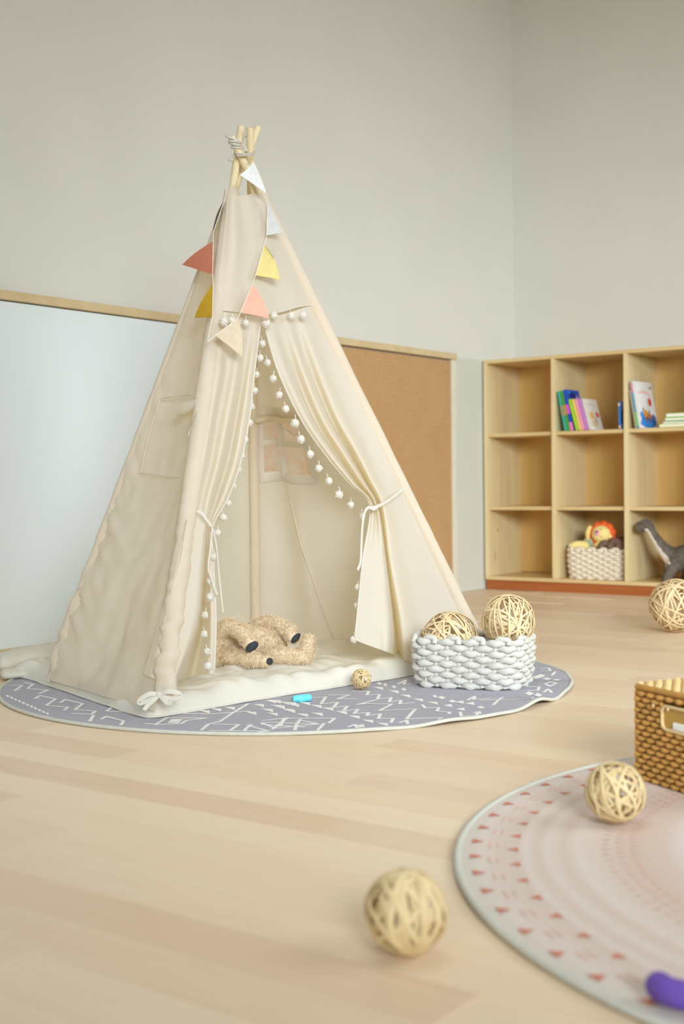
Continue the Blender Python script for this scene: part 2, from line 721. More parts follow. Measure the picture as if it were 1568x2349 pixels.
M_knot = knotty()
part(bs, 'plinth', MB().box((NC*CW/2, SHD/2+.006, .024), (NC*CW, SHD-.012, .048)), M_kick, 'reddish brown plinth board', smooth=False, local=True)
part(bs, 'bottom_panel', MB().box((NC*CW/2+.009, SHD/2, .058), (NC*CW+BT, SHD, BT), None, 0, .001), M_plyh, local=True)
part(bs, 'top_panel', MB().box((NC*CW/2+.009, SHD/2, TOP-BT/2), (NC*CW+BT, SHD, BT), None, 0, .001), M_plyh, local=True)
part(bs, 'back_panel', MB().box((NC*CW/2+.009, SHD-.004, .62), (NC*CW+.01, .006, 1.10)), M_back, smooth=False, local=True)
for k in range(NC+1):
    nm = 'side_panel' if k in (0, NC) else 'divider'
    zt = TOP-BT
    part(bs, nm, MB().box((k*CW+BT/2, SHD/2-.001, (.067+zt)/2), (BT, SHD+.001, zt-.067), None, 0, .001), M_knot if k == 0 else M_ply, local=True,
         label='side panel with two dark knots' if k == 0 else None)
for k in range(NC):
    for z in (.426, .800):
        part(bs, 'shelf', MB().box((k*CW+BT+(CW-BT)/2, SHD/2+.006, z-.009), (CW-BT-.001, SHD-.014, BT), None, 0, .001), M_plyh, local=True)
SH1, SH0 = .8001, .0672    # heights books and toys stand on


# ------------------------------------------------------------------ round rugs
def wave(az, r):
    """small ripples of the grey rug's free rim"""
    k = max(0., min(1., (r-.55)/.245))
    g = math.exp(-((az+.55)/.55)**2)
    return k*k*g*(.006+.0055*math.sin(az*17)+.003*math.sin(az*29+1))


RC = np.array([-.159, 3.601])
RR = .792


def rugz(x, y):
    d = np.array([x, y])-RC
    return .006+wave(math.atan2(d[1], d[0]), float(np.hypot(*d)))


def mk_rug():
    t = NT('rug_grey_felt')
    n = t.noise(t.coords((6, 30, 1), rot=(0, 0, .9)), 9, 4)
    n2 = t.noise(t.coords(), 500, 1)
    c = t.ramp(n, [(.3, lin((166, 165, 175))), (.7, lin((182, 181, 190)))])
    t.l(c, t.p.inputs['Base Color'])
    t.p.inputs['Roughness'].default_value = .95
    t.p.inputs['Specular IOR Level'].default_value = .1
    t.l(t.bump(n2, .3, .0008), t.p.inputs['Normal'])
    return t.m


rug = root('round_rug', (RC[0], RC[1], 0), 'round grey blue rug with white tribal line print, under the tent', 'rug')
NA, NR = 240, 60
P = np.zeros((NR, NA, 3))
for i in range(NR):
    r = .001+RR*i/(NR-1)
    for j in range(NA):
        a = 2*math.pi*j/NA
        a2 = a if a < math.pi else a-2*math.pi
        P[i, j] = (RC[0]+r*math.cos(a), RC[1]+r*math.sin(a), .006+wave(a2, r))
mb = MB().grid(P, closeu=True)
P2 = P[::-1].copy()
P2[:, :, 2] -= .0055
mb.grid(P2, closeu=True)
part(rug, 'rug_pile', mb, mk_rug())
ed = []
for j in range(NA):
    a = 2*math.pi*j/NA
    a2 = a if a < math.pi else a-2*math.pi
    ed.append((RC[0]+(RR+.001)*math.cos(a), RC[1]+(RR+.001)*math.sin(a), .0045+wave(a2, RR)))
part(rug, 'edge_binding', MB().tube(ed, .0052, 8, closed=True, flat=.85), M_rugedge, 'pale sage edge binding')

# print strokes, laid out in the rug's plane
A_ = lambda x, y: (x/2.24, 1480+y/2.24)
B_ = lambda x, y: (640+x/2.24, 1480+y/2.24)
strokes = [
    [A_(50, 205), A_(115, 205), A_(75, 232), A_(105, 228)],
    [A_(125, 190), A_(170, 200), A_(140, 222), A_(245, 230), A_(200, 248)],
    [A_(200, 272), A_(180, 272), A_(205, 258), A_(285, 275), A_(238, 308), A_(350, 318), A_(330, 332)],
    [A_(312, 294), A_(335, 278), A_(425, 300), A_(385, 330), A_(490, 338), A_(470, 355), A_(370, 350)],
    [A_(455, 400), A_(480, 360)], [A_(520, 380), A_(545, 365), A_(635, 388), A_(615, 420)],
    [A_(548, 338), A_(575, 318), A_(650, 322), A_(625, 340), A_(548, 338)],
    [A_(745, 400), A_(800, 405), A_(858, 370), A_(1060, 374), A_(960, 385), A_(930, 402), A_(800, 407)],
    [A_(1010, 455), A_(1070, 405), A_(1130, 390), A_(1190, 350), A_(1275, 300)],
    [A_(930, 350), A_(1100, 352), A_(1275, 338), A_(1290, 345)],
    [A_(1080, 438), A_(1380, 440), A_(1140, 462), A_(1080, 438)], [A_(1150, 460), A_(1225, 408), A_(1100, 405)],
    [A_(1262, 460), A_(1258, 432), A_(1290, 408)], [A_(1270, 410), A_(1380, 440)],
    [A_(1350, 385), A_(1480, 372)], [A_(1400, 430), A_(1475, 372)], [A_(1345, 405), A_(1560, 420)],
    [B_(-90, 398), B_(-20, 425), B_(200, 405), B_(-40, 395), B_(-90, 398)], [B_(5, 415), B_(25, 375), B_(285, 375), B_(255, 400)],
    [B_(80, 435), B_(90, 405), B_(110, 380)], [B_(190, 402), B_(120, 388)], [B_(182, 455), B_(230, 402)],
    [B_(165, 270), B_(240, 265), B_(215, 300), B_(300, 292), B_(280, 318), B_(350, 312), B_(330, 335), B_(405, 328), B_(385, 350), B_(460, 345), B_(450, 360), B_(520, 352), B_(510, 375), B_(585, 375), B_(575, 395)],
    [B_(380, 235), B_(460, 235), B_(450, 255), B_(515, 252), B_(505, 275), B_(575, 268), B_(565, 290), B_(625, 282), B_(620, 300), B_(690, 295)],
    [B_(260, 255), B_(360, 255), B_(300, 275), B_(395, 275)], [B_(500, 280), B_(400, 304), B_(440, 300), B_(580, 302), B_(515, 335), B_(700, 328), B_(655, 378), B_(835, 380), B_(790, 405)],
    [B_(610, 198), B_(650, 178), B_(640, 200), B_(670, 200)], [B_(735, 305), B_(750, 322), B_(820, 320), B_(810, 340), B_(875, 345), B_(872, 355)],
    [B_(970, 282), B_(1005, 262), B_(1000, 280), B_(1300, 270), B_(1305, 300)], [B_(1100, 308), B_(1150, 272)],
    [B_(1040, 285), B_(1300, 296)], [B_(930, 345), B_(935, 372), B_(1010, 372), B_(1018, 355)],
    [B_(1365, 205), B_(1395, 195), B_(1425, 205), B_(1390, 217), B_(1365, 205)], [B_(1345, 118), B_(1385, 118), B_(1392, 134), B_(1350, 132)],
    [B_(1402, 155), B_(1418, 140), B_(1472, 147), B_(1478, 156)], [B_(1275, 215), B_(1335, 218), B_(1330, 236), B_(1280, 236)],
    [B_(1360, 245), B_(1380, 232), B_(1400, 248), B_(1440, 250)], [B_(620, 395), B_(655, 385), B_(660, 402), B_(640, 415), B_(690, 412)],
    [B_(355, 420), B_(390, 408), B_(400, 425), B_(430, 418)],
]
fills = []
for (x, y) in ((510, 222), (590, 240), (650, 262), (715, 282), (790, 298)):
    fills.append([B_(x-32, y-9), B_(x+22, y-8), B_(x+25, y+8)])
for (x, y) in ((250, 328), (320, 347), (385, 370), (455, 392), (530, 407), (45, 335), (120, 360), (195, 355), (130, 300), (190, 315), (60, 300), (0, 318), (-20, 290), (-60, 335)):
    fills.append([B_(x-35, y-10), B_(x+28, y-8), B_(x+30, y+10)])
for (x, y) in ((1290, 350), (1330, 310), (1420, 315), (1490, 340), (1400, 355), (1180, 325), (1110, 332), (1050, 342), (1390, 290), (1460, 298), (1510, 310)):
    fills.append([A_(x-34, y-9), A_(x+26, y-8), A_(x+26, y+9)])
for (x, y, s) in ((890, 287, 22), (835, 268, 24), (1035, 320, 24), (1285, 248, 24), (1330, 255, 22), (1390, 268, 26), (800, 262, 14), (590, 212, 14), (545, 202, 12), (515, 195, 14), (640, 225, 14)):
    fills.append([B_(x-s, y), B_(x-2, y-8), B_(x+s, y+1), B_(x+2, y+9)])
for (x, y) in ((870, 310), (935, 330), (1020, 350), (320, 432), (420, 415), (985, 300), (930, 292)):
    fills.append([B_(x-30, y-2), B_(x+14, y-9), B_(x+20, y+8)])
fills.append([A_(858, 398), A_(880, 379), A_(940, 378), A_(915, 400)])
for k in range(12):
    t = k/11
    x, y = 28+t*225, 256+t*100
    fills.append([A_(x, y), A_(x+11, y-3), A_(x+22, y+7), A_(x+11, y+11)])
for (x, y) in ((400, 253), (490, 280), (590, 302), (640, 310)):
    fills.append([A_(x-22, y+3), A_(x+5, y-6), A_(x+35, y+4), A_(x, y+5)])
for (x, y) in ((1375, 172), (1425, 178), (1345, 158), (1320, 165)):
    fills.append([B_(x-26, y-6), B_(x+24, y+6), B_(x-18, y+6), B_(x+24, y-7)] if False else [B_(x-26, y), B_(x, y-8), B_(x+24, y), B_(x, y+7)])
mb = MB()
KZ = [0]


def onrug(q):
    p = atz(q[0], q[1], .007)
    return p[:2]


def okrug(p):
    return np.hypot(*(p-RC)) < RR-.012


for st in strokes:
    G = [onrug(q) for q in st]
    D = []
    for a, b in zip(G[:-1], G[1:]):
        n = max(2, int(np.hypot(*(b-a))/.02)+1)
        D += [a+(b-a)*t for t in np.linspace(0, 1, n)[:-1]]
    D.append(G[-1])
    D = [p for p in D if okrug(p)]
    for a, b in zip(D[:-1], D[1:]):
        if np.hypot(*(b-a)) > .06:
            continue
        d = (b-a)/(np.hypot(*(b-a))+1e-9)
        n = np.array([-d[1], d[0]])*.0042
        e = d*.0035
        KZ[0] += 1
        mb.poly([(*p, rugz(*p)+.0004+KZ[0] % 60*.000006) for p in (a-e-n, b+e-n, b+e+n, a-e+n)])
for fp in fills:
    G = [onrug(q) for q in fp]
    if all(okrug(p) for p in G):
        KZ[0] += 1
        mb.poly([(*p, rugz(*p)+.0004+KZ[0] % 60*.000006) for p in G])
part(rug, 'printed_pattern', mb, M_print, 'white line print', stuff=True, smooth=False)

# pink rug
PC = np.array([1.012, 1.773])
PR = .853


def mk_pinkrug():
    t = NT('rug_pink_weave')
    tc = t.n('ShaderNodeTexCoord')
    ln = t.n('ShaderNodeVectorMath', operation='LENGTH')
    t.l(tc.outputs['Object'], ln.inputs[0])
    mr = t.n('ShaderNodeMath', operation='DIVIDE')
    t.l(ln.outputs['Value'], mr.inputs[0])
    mr.inputs[1].default_value = PR
    base, pale, pinkish, lilac, edge = lin((208, 190, 176)), lin((218, 206, 196)), lin((206, 182, 166)), lin((222, 210, 211)), lin((208, 202, 190))
    rings = [(0, lilac), (.25, base), (.30, pale), (.36, base), (.42, lilac), (.60, lilac), (.645, base), (.70, pinkish), (.735, base),
             (.795, pale), (.815, base), (.845, pale), (.862, base), (.885, pale), (.90, base), (.965, pale), (.975, edge), (1, edge)]
    c = t.ramp(mr.outputs[0], rings)
    vo = t.n('ShaderNodeTexVoronoi')
    vo.inputs['Scale'].default_value = 85
    t.l(t.coords((1, 1, .01)), vo.inputs['Vector'])
    n2 = t.noise(t.coords(), 220, 2)
    st = t.ramp(vo.outputs['Distance'], [(.2, (.30, .30, .30, 1)), (.5, (0, 0, 0, 1))])
    c = t.mix(st, c, lin((222, 184, 168)))
    c = t.mix(.15, c, t.ramp(n2, [(.3, lin((200, 176, 160))), (.7, lin((244, 236, 230)))]))
    t.l(c, t.p.inputs['Base Color'])
    t.p.inputs['Roughness'].default_value = .9
    t.p.inputs['Specular IOR Level'].default_value = .15
    t.l(t.bump(n2, .35, .0012), t.p.inputs['Normal'])
    return t.m


prug = root('round_rug', (PC[0], PC[1], 0), 'round cream pink woven rug with rings of red triangles, cut by right edge', 'rug')
P = np.array([[(PC[0]+r*math.cos(2*math.pi*j/160), PC[1]+r*math.sin(2*math.pi*j/160), z) for j in range(160)]
              for r, z in ((.001, .010), (.4, .010), (.8, .010), (PR, .009), (PR, .001), (.001, .0005))])
part(prug, 'rug_pile', MB().grid(P, closeu=True), mk_pinkrug())
part(prug, 'edge_binding', MB().tube([(PC[0]+PR*math.cos(2*math.pi*j/160), PC[1]+PR*math.sin(2*math.pi*j/160), .0065) for j in range(160)], .0062, 8, closed=True, flat=.9), M_rugedge, 'pale sage edge binding')
M_tri = plain('rug_print_terracotta', (206, 132, 108), .9, .1, .1, 120)
M_tri2 = plain('rug_print_blush', (222, 186, 172), .9, .1, .06, 120)
mb, mb2 = MB(), MB()
for r0, s, ph in ((.825, .0115, 0), (.772, .0105, .5)):
    for k in range(66):
        a = 2*math.pi*(k+ph)/66
        e, n = np.array([math.cos(a), math.sin(a)]), np.array([-math.sin(a), math.cos(a)])
        c = PC+e*r0
        sg = 1 if r0 > .8 else -1
        mb.poly([(*(c-sg*e*s*.8), .0107), (*(c+sg*e*s*.8-n*s), .0107), (*(c+sg*e*s*.8+n*s), .0107)])
for k in range(66):
    a = 2*math.pi*(k+.25)/66
    for r0, q in ((.80, .006), (.80, -.006)):
        c = PC+np.array([math.cos(a), math.sin(a)])*(r0+q)
        n = np.array([-math.sin(a), math.cos(a)])
        e = np.array([math.cos(a), math.sin(a)])
        mb2.poly([(*(c-n*.013-e*.0018), .0106), (*(c+n*.013-e*.0018), .0106), (*(c+n*.013+e*.0018), .0106), (*(c-n*.013+e*.0018), .0106)])
for r0 in (.595, .615, .635):
    for k in range(150):
        a = 2*math.pi*(k+(.5 if r0 == .615 else 0))/150
        e, n = np.array([math.cos(a), math.sin(a)]), np.array([-math.sin(a), math.cos(a)])
        c = PC+e*r0
        mb2.poly([(*(c-e*.006), .0106), (*(c-n*.005), .0106), (*(c+e*.006), .0106), (*(c+n*.005), .0106)])
part(prug, 'printed_triangles', mb, M_tri, 'terracotta printed triangles', stuff=True, smooth=False)
part(prug, 'printed_marks', mb2, M_tri2, 'faint blush printed marks', stuff=True, smooth=False)

# ------------------------------------------------------------------ the tent
tp = root('play_tent', (-.16, 3.6, 0), 'cream canvas teepee play tent with tied curtains and wooden poles on grey rug', 'tent')
FA, FB = np.array([-.432, 2.985, .035]), np.array([.425, 3.885, .035])
FC, FD = np.array([-.290, 4.20, .02]), np.array([-.805, 3.50, .035])
TA, TB = aty(553, 291, 3.62), aty(530, 313, 3.55)
TC, TD = aty(573, 292, 3.585), aty(592, 290, 3.64)
POLES = {'A': (FA, TA), 'B': (FB, TB), 'C': (FC, TC), 'D': (FD, TD)}


def pole(k, z):
    f, t = POLES[k]
    return f+(t-f)*(z-f[2])/(t[2]-f[2])


for k in 'ABCD':
    f, t = POLES[k]
    d = (t-f)/np.linalg.norm(t-f)
    pts = [f+d*.02, f+d*.3, f+d*.9, t-d*.006, t-d*.002, t]
    part(tp, 'pole', MB().tube(pts, [.0105]*4+[.0098, .0075], 16), M_pole)
KX = aty(556, 357, 3.575)
NF = np.cross(FB-FA, KX-FA)
NF /= np.linalg.norm(NF)
if NF @ (CAM-FA) < 0:
    NF = -NF


def FP(px, py, off=0.):
    return atpl(px, py, FA+NF*(.012+off), NF)


ZT = 1.372     # canvas top


def panel(k0, k1, nv=60, nu=40, sag=.03, out=None, seed=1, ztop=None, win=None, wr=.006, z0=.045, bulge=None):
    """ruled cloth between two poles with sag and wrinkles"""
    P = np.zeros((nv, nu, 3))
    for i in range(nv):
        t = i/(nv-1)
        for j in range(nu):
            s = j/(nu-1)
            zz = (ztop(s) if ztop else ZT)
            z = zz+(z0-zz)*t
            a, b = pole(k0, z), pole(k1, z)
            p = a+(b-a)*s
            n = out
            e = math.sin(math.pi*s)
            p = p+n*(.012-sag*e*(.35+.65*t)*math.sin(math.pi*min(1, t*1.02))**.5)
            p = p+n*(wr*(nz(p*np.array([1, 1, .45]), 7, seed)+.5*nz(p, 17, seed+4)))*min(1, e*3)*(.4+t)
            if bulge:
                p = p+n*bulge(s, t)
            P[i, j] = p
    return P


def outn(k0, k1):
    a, b = POLES[k0][0], POLES[k1][0]
    n = np.cross(b-a, POLES[k0][1]-a)
    n /= np.linalg.norm(n)
    c = (FA+FB+FC+FD)/4+np.array([0, 0, .4])
    return n if n @ (a-c) > 0 else -n


nAD, nDC, nCB = outn('A', 'D'), outn('D', 'C'), outn('C', 'B')


def gath(s, t):
    # gathers where the cloth is bunched on the left rear pole
    k = math.exp(-((1-s)/.22)**2)*min(1, max(0, (t-.30)*2.2))
    return .019*k*(nz((s*2.5, t*44+s*10, 0), 1.0, 2)+.6*nz((s*6, t*80+s*26, 4), 1.0, 6))


PAD = panel('A', 'D', 110, 46, .035, nAD, 3, lambda s: 1.365-.01*s, wr=.011, bulge=gath, z0=.024)
part(tp, 'side_panel', MB().grid(PAD), M_canvas, 'shaded left canvas side')
part(tp, 'rear_panel', MB().grid(panel('D', 'C', 60, 40, .015, nDC, 8, wr=.006)), M_canvas)

# rear right panel with the window opening
PCB = panel('C', 'B', 90, 60, .025, nCB, 5, wr=.004, z0=.03,
            bulge=lambda s, t: .045*math.sin(math.pi*min(1, s/.30))**2*t if s < .30 else .015*nz((s, t, 0), 3))


def proj(p):
    d = AX @ (np.array(p)-CAM)
    return W/2+FL*d[0]/d[2], H/2-FL*d[1]/d[2]


NVW, NUW = PCB.shape[:2]


def inwin(i, j):
    x, y = proj((PCB[i, j]+PCB[i+1, j+1])/2)
    t = (y-945)/150
    return 0 < t < 1 and 590+15*t < x < 690+16*t


# window cells in the panel's own grid
cells = [(i, j) for i in range(NVW-1) for j in range(NUW-1) if inwin(i, j)]
i0, i1 = min(c[0] for c in cells), max(c[0] for c in cells)+1
j0, j1 = min(c[1] for c in cells), max(c[1] for c in cells)+1
part(tp, 'rear_panel', MB().grid(PCB, skip=lambda i, j: i0 <= i < i1 and j0 <= j < j1), M_canvas, 'canvas side with the mesh window')


def mk_mesh():
    t = NT('window_mesh')
    v = t.coords()
    n = t.noise(v, 26, 3)
    c = t.ramp(n, [(.42, lin((248, 240, 228))), (.60, lin((248, 230, 212))), (.74, lin((246, 206, 178)))])
    df = t.n('ShaderNodeBsdfDiffuse')
    t.l(c, df.inputs[0])
    tl = t.n('ShaderNodeBsdfTranslucent')
    t.l(c, tl.inputs[0])
    m1 = t.n('ShaderNodeMixShader')
    m1.inputs[0].default_value = .5
    t.l(df.outputs[0], m1.inputs[1])
    t.l(tl.outputs[0], m1.inputs[2])
    tr = t.n('ShaderNodeBsdfTransparent')
    m2 = t.n('ShaderNodeMixShader')
    m2.inputs[0].default_value = .25
    t.l(m1.outputs[0], m2.inputs[1])
    t.l(tr.outputs[0], m2.inputs[2])
    t.l(m2.outputs[0], t.out.inputs[0])
    return t.m


M_mesh = mk_mesh()
IN = -nCB    # towards the inside
jm, im = (j0+j1)//2-1, (i0+i1)//2
win = part(tp, 'window', MB().grid(np.array([PCB[i0:i1+1, j0:j1+1][:, k] for k in range(0, j1-j0-2)]).transpose(1, 0, 2)+nCB*.002), M_mesh, 'mesh window with peach blotches')


def wstrip(pts, w):
    pts = [np.array(p)+IN*.004 for p in pts]
    return MB().tube(pts, w, 8, flat=.16, up=tuple(IN))


edge = lambda a: [PCB[i, a] for i in range(i0, i1+1)]
rowp = lambda a: [PCB[a, j] for j in range(j0, j1+1)]
part(win, 'window_bar', wstrip(edge(jm), .012), M_canvas2)
part(win, 'window_bar', wstrip(rowp(im), .009), M_canvas2)
for q in (edge(j0), edge(j1), rowp(i0), rowp(i1)):
    part(win, 'window_border', wstrip(q, .016), M_canvas2)
# rolled shade inside above the window
rl = [PCB[i0+1, j]+IN*.02 for j in range(j0, j1)]
part(win, 'rolled_shade', MB().tube(rl, [.011+.0012*math.sin(k*.7) for k in range(len(rl))], 12, flat=.8), M_canvas, 'loosely rolled window shade')
q = PCB[i0+2, jm]+IN*.03
part(win, 'shade_tie', MB().tube([q, q+np.array([.03, -.01, -.012]), q+np.array([.055, -.01, -.03]), q+np.array([.07, -.01, -.02])], .0022, 6), M_ribbon)
# seam of the rear right panel
sp = []
for i in range(i1, NVW):
    jf = jm+(i-i1)/(NVW-1-i1)*(.36*NUW-jm)
    a = int(jf)
    sp.append(PCB[i, a]+(PCB[i, a+1]-PCB[i, a])*(jf-a)+IN*.002)
part(tp, 'seam', MB().tube(sp, .0022, 6), M_canvas)

# sleeves on the poles
rs = random.Random(2)


def sleeve(k, z0, z1, r, off, ruff, nv=170, nu=18, sq=.62):
    P = np.zeros((nv, nu, 3))
    f, t = POLES[k]
    d = (t-f)/np.linalg.norm(t-f)
    view = (CAM-f)
    a = np.cross(d, view)
    a /= np.linalg.norm(a)
    b = np.cross(a, d)
    for i in range(nv):
        q = i/(nv-1)
        z = z1+(z0-z1)*q
        c = pole(k, z)
        lo = max(0, (q-.38)/.62)
        rr = r*(1+.18*lo)*(1-.45*max(0, (q-.955)/.045))
        for j in range(nu):
            an = 2*math.pi*j/nu
            w = ruff*(.10+.8*lo**1.4+1.1*lo**4)*(1.6*nz((math.cos(an)*.5+7, math.sin(an)*.5, q*34*(1+.3*q)), 1.0, 5 if k == 'A' else 2)+.9*nz((math.cos(an)*.8, math.sin(an)*.8+q*6, q*70), 1.0, 9))
            w += .0016*nz((an, q*9, k == 'A'), 1.2, 3)
            e = rr+w
            P[i, j] = c+a*e*math.cos(an)+b*e*sq*math.sin(an)
    return P


part(tp, 'pole_sleeve', MB().grid(sleeve('A', .055, 1.365, .0215, 0, .0050, sq=.95), closeu=True), M_canvas, 'gathered sleeve around the front pole')
part(tp, 'pole_sleeve', MB().grid(sleeve('D', .02, 1.36, .019, 0, .0030), closeu=True), M_canvas)
part(tp, 'pole_sleeve', MB().grid(sleeve('B', .05, 1.37, .020, 0, .0008), closeu=True), M_canvas)
part(tp, 'pole_sleeve', MB().grid(sleeve('C', .05, 1.365, .0145, 0, .0006, sq=.95), closeu=True), M_canvas)

# flap of the side panel beside the front pole
fr = [[(430, 1190), (428, 1192), (432, 1194)], [(392, 1330), (402, 1332), (415, 1334)], [(358, 1450), (374, 1455), (394, 1458)], [(330, 1545), (352, 1556), (378, 1562)]]


def AP(px, py, off):
    return atpl(px, py, FA+nAD*(.012+off), nAD)


G = net([[AP(*p, o) for p, o in zip(r, (.012, .006, -.03))] for r in fr], 30, 10)
part(tp, 'corner_flap', MB().grid(G), M_canvas, 'thin loose flap beside the front pole')

# yoke over the door
rows = [[(521, 455), (535, 452), (552, 449), (568, 446), (584, 444), (598, 442), (611, 440)],
        [(510, 560), (535, 558), (560, 556), (585, 553), (610, 550), (635, 548), (660, 545)],
        [(500, 650), (530, 652), (562, 653), (595, 650), (628, 646), (662, 641), (698, 636)],
        [(497, 709), (525, 713), (560, 717), (600, 722), (640, 716), (684, 704), (724, 699)]]
of = [[-.006, .010, .004, .014, .004, .010, -.004], [-.008, .014, .003, .010, .014, .004, -.004], [-.010, .010, .004, .012, .006, .006, -.006], [-.012, .002, .004, .005, .004, .002, -.010]]
G = net([[FP(*p, o) for p, o in zip(r, q)] for r, q in zip(rows, of)], 50, 60)
for i in range(G.shape[0]):
    for j in range(G.shape[1]):
        G[i, j] += NF*.004*nz(G[i, j]*np.array([1, 1, .25]), 28, 2)*math.sin(math.pi*j/(G.shape[1]-1))
part(tp, 'front_yoke', MB().grid(G), M_canvas, 'upper front canvas above the door')
part(tp, 'yoke_hem', MB().tube([p+NF*.001 for p in G[-1]], .0013, 6), M_canvas2)
SEAM = G[-1]

# left curtain
rows = [
    [(500, 712), (518, 716), (536, 719), (555, 721), (575, 723), (590, 724), (599, 728)],
    [(480, 850), (500, 852), (520, 853), (540, 854), (558, 853), (572, 851), (584, 848)],
    [(465, 960), (482, 962), (500, 963), (520, 963), (540, 962), (556, 961), (572, 958)],
    [(450, 1060), (465, 1062), (482, 1063), (500, 1063), (520, 1062), (538, 1060), (553, 1056)],
    [(438, 1140), (450, 1143), (463, 1145), (478, 1146), (495, 1145), (510, 1143), (524, 1140)],
    [(430, 1195), (442, 1200), (455, 1204), (468, 1207), (478, 1208), (483, 1208), (488, 1208)],
    [(418, 1300), (430, 1300), (442, 1300), (462, 1302), (474, 1303), (481, 1302), (490, 1300)],
    [(398, 1430), (408, 1430), (422, 1430), (451, 1430), (466, 1430), (481, 1430), (495, 1428)],
    [(376, 1562), (384, 1562), (392, 1562), (404, 1560), (440, 1552), (477, 1547), (491, 1544)]]
of = [[-.014, -.003, -.001, .001, .0, .0, .0], [-.012, .010, -.006, .014, -.008, .014, .004], [-.012, .010, -.008, .018, -.014, .016, .004],
      [-.014, .008, -.006, .020, -.016, .018, .004], [-.016, .004, -.002, .018, -.012, .020, .006], [-.016, .0, .004, .014, .004, .018, .010],
      [-.018, -.004, .006, .012, -.03, .004, .008], [-.018, -.006, .008, .010, -.10, .0, .01], [-.018, -.006, .008, .006, -.14, -.01, .0]]
GL = net([[FP(*p, o-.002) for p, o in zip(r, q)] for r, q in zip(rows, of)], 110, 60)
part(tp, 'curtain', MB().grid(GL), M_canvas, 'left door curtain tied to the front pole')
# right curtain
rows = [
    [(601, 728), (618, 727), (636, 724), (653, 720), (668, 715), (684, 710), (702, 704), (724, 699)],
    [(636, 848), (655, 850), (675, 851), (695, 851), (712, 850), (732, 850), (758, 851), (790, 850)],
    [(690, 962), (705, 962), (722, 962), (740, 960), (757, 958), (775, 957), (805, 957), (842, 958)],
    [(745, 1042), (757, 1041), (771, 1040), (786, 1037), (800, 1034), (815, 1031), (842, 1030), (877, 1033)],
    [(800, 1108), (808, 1107), (818, 1106), (829, 1104), (839, 1102), (849, 1099), (870, 1092), (904, 1088)],
    [(848, 1160), (853, 1161), (858, 1162), (864, 1164), (870, 1165), (878, 1163), (897, 1150), (925, 1135)],
    [(832, 1280), (846, 1283), (862, 1286), (882, 1288), (888, 1288), (895, 1288), (930, 1280), (993, 1280)],
    [(820, 1400), (840, 1408), (866, 1414), (894, 1418), (905, 1418), (917, 1410), (965, 1405), (1050, 1400)],
    [(813, 1468), (838, 1478), (866, 1488), (894, 1498), (914, 1506), (930, 1515), (990, 1512), (1102, 1500)]]
of = [[.0, .0, -.001, .001, -.001, .0, -.003, -.013], [.004, .014, -.012, .016, -.012, .014, -.004, 0], [.004, .018, -.016, .020, -.018, .018, -.006, 0],
      [.004, .020, -.018, .024, -.024, .022, -.004, 0], [.006, .020, -.014, .026, -.028, .024, .0, 0], [.012, .022, .002, .024, -.022, .022, .008, 0],
      [.01, .02, .03, .034, -.05, .016, .006, 0], [.01, .02, .036, .042, -.08, .012, 0, 0], [.0, .02, .036, .046, -.11, .0, -.008, 0]]
GR = net([[FP(*p, o-.002) for p, o in zip(r, q)] for r, q in zip(rows, of)], 120, 80)
part(tp, 'curtain', MB().grid(GR), M_canvas, 'right door curtain pinched by a tie')
part(tp, 'curtain_hem', MB().tube([GR[i, 0] for i in range(0, 120, 2)], .0022, 6), M_canvas2)
part(tp, 'curtain_hem', MB().tube([GL[i, -1] for i in range(0, 110, 2)], .0022, 6), M_canvas2)


# ties
def rib(pts, w=.0042, n=24, th=.25):
    Q = crom(pts, n)
    return MB().tube(Q, w, 8, flat=th, up=tuple(NF))


part(tp, 'tie_back', rib([FP(*p, o) for p, o in (((926, 1122), .026), ((910, 1134), .038), ((888, 1150), .046), ((868, 1161), .05), ((855, 1164), .046), ((846, 1160), .03))]), M_ribbon)
part(tp, 'tie_back', rib([FP(*p, o) for p, o in (((870, 1158), .05), ((858, 1168), .052), ((846, 1164), .05), ((836, 1176), .05), ((831, 1210), .048), ((829, 1250), .05), ((827, 1288), .05), ((820, 1308), .052))]), M_ribbon)
part(tp, 'tie_back', rib([FP(*p, o) for p, o in (((452, 1172), .026), ((462, 1176), .032), ((474, 1192), .036), ((487, 1209), .036), ((491, 1214), .02))], .0034), M_ribbon)
part(tp, 'tie_back', rib([FP(*p, o) for p, o in (((487, 1212), .036), ((484, 1250), .034), ((478, 1300), .03), ((486, 1330), .03), ((498, 1364), .03))], .0028), M_ribbon)
part(tp, 'tie_back', rib([FP(*p, o) for p, o in (((489, 1212), .036), ((497, 1255), .03), ((502, 1310), .02), ((506, 1350), .02), ((512, 1405), .02))], .0024), M_ribbon)


def ribbon(mb, pts, w, th, N, n=18):
    P = crom(pts, n)
    T = np.gradient(P, axis=0)
    T /= np.linalg.norm(T, axis=1)[:, None]+1e-9
    N = np.array(N, float)
    rows = []
    for p, t in zip(P, T):
        a = np.cross(t, N)
        a /= np.linalg.norm(a)+1e-9
        b = np.cross(a, t)
        rows.append([p+a*w+b*th, p+b*th*1.4, p-a*w+b*th, p-a*w-b*th, p-b*th*1.4, p+a*w-b*th])
    return mb.grid(np.array(rows), closeu=True)


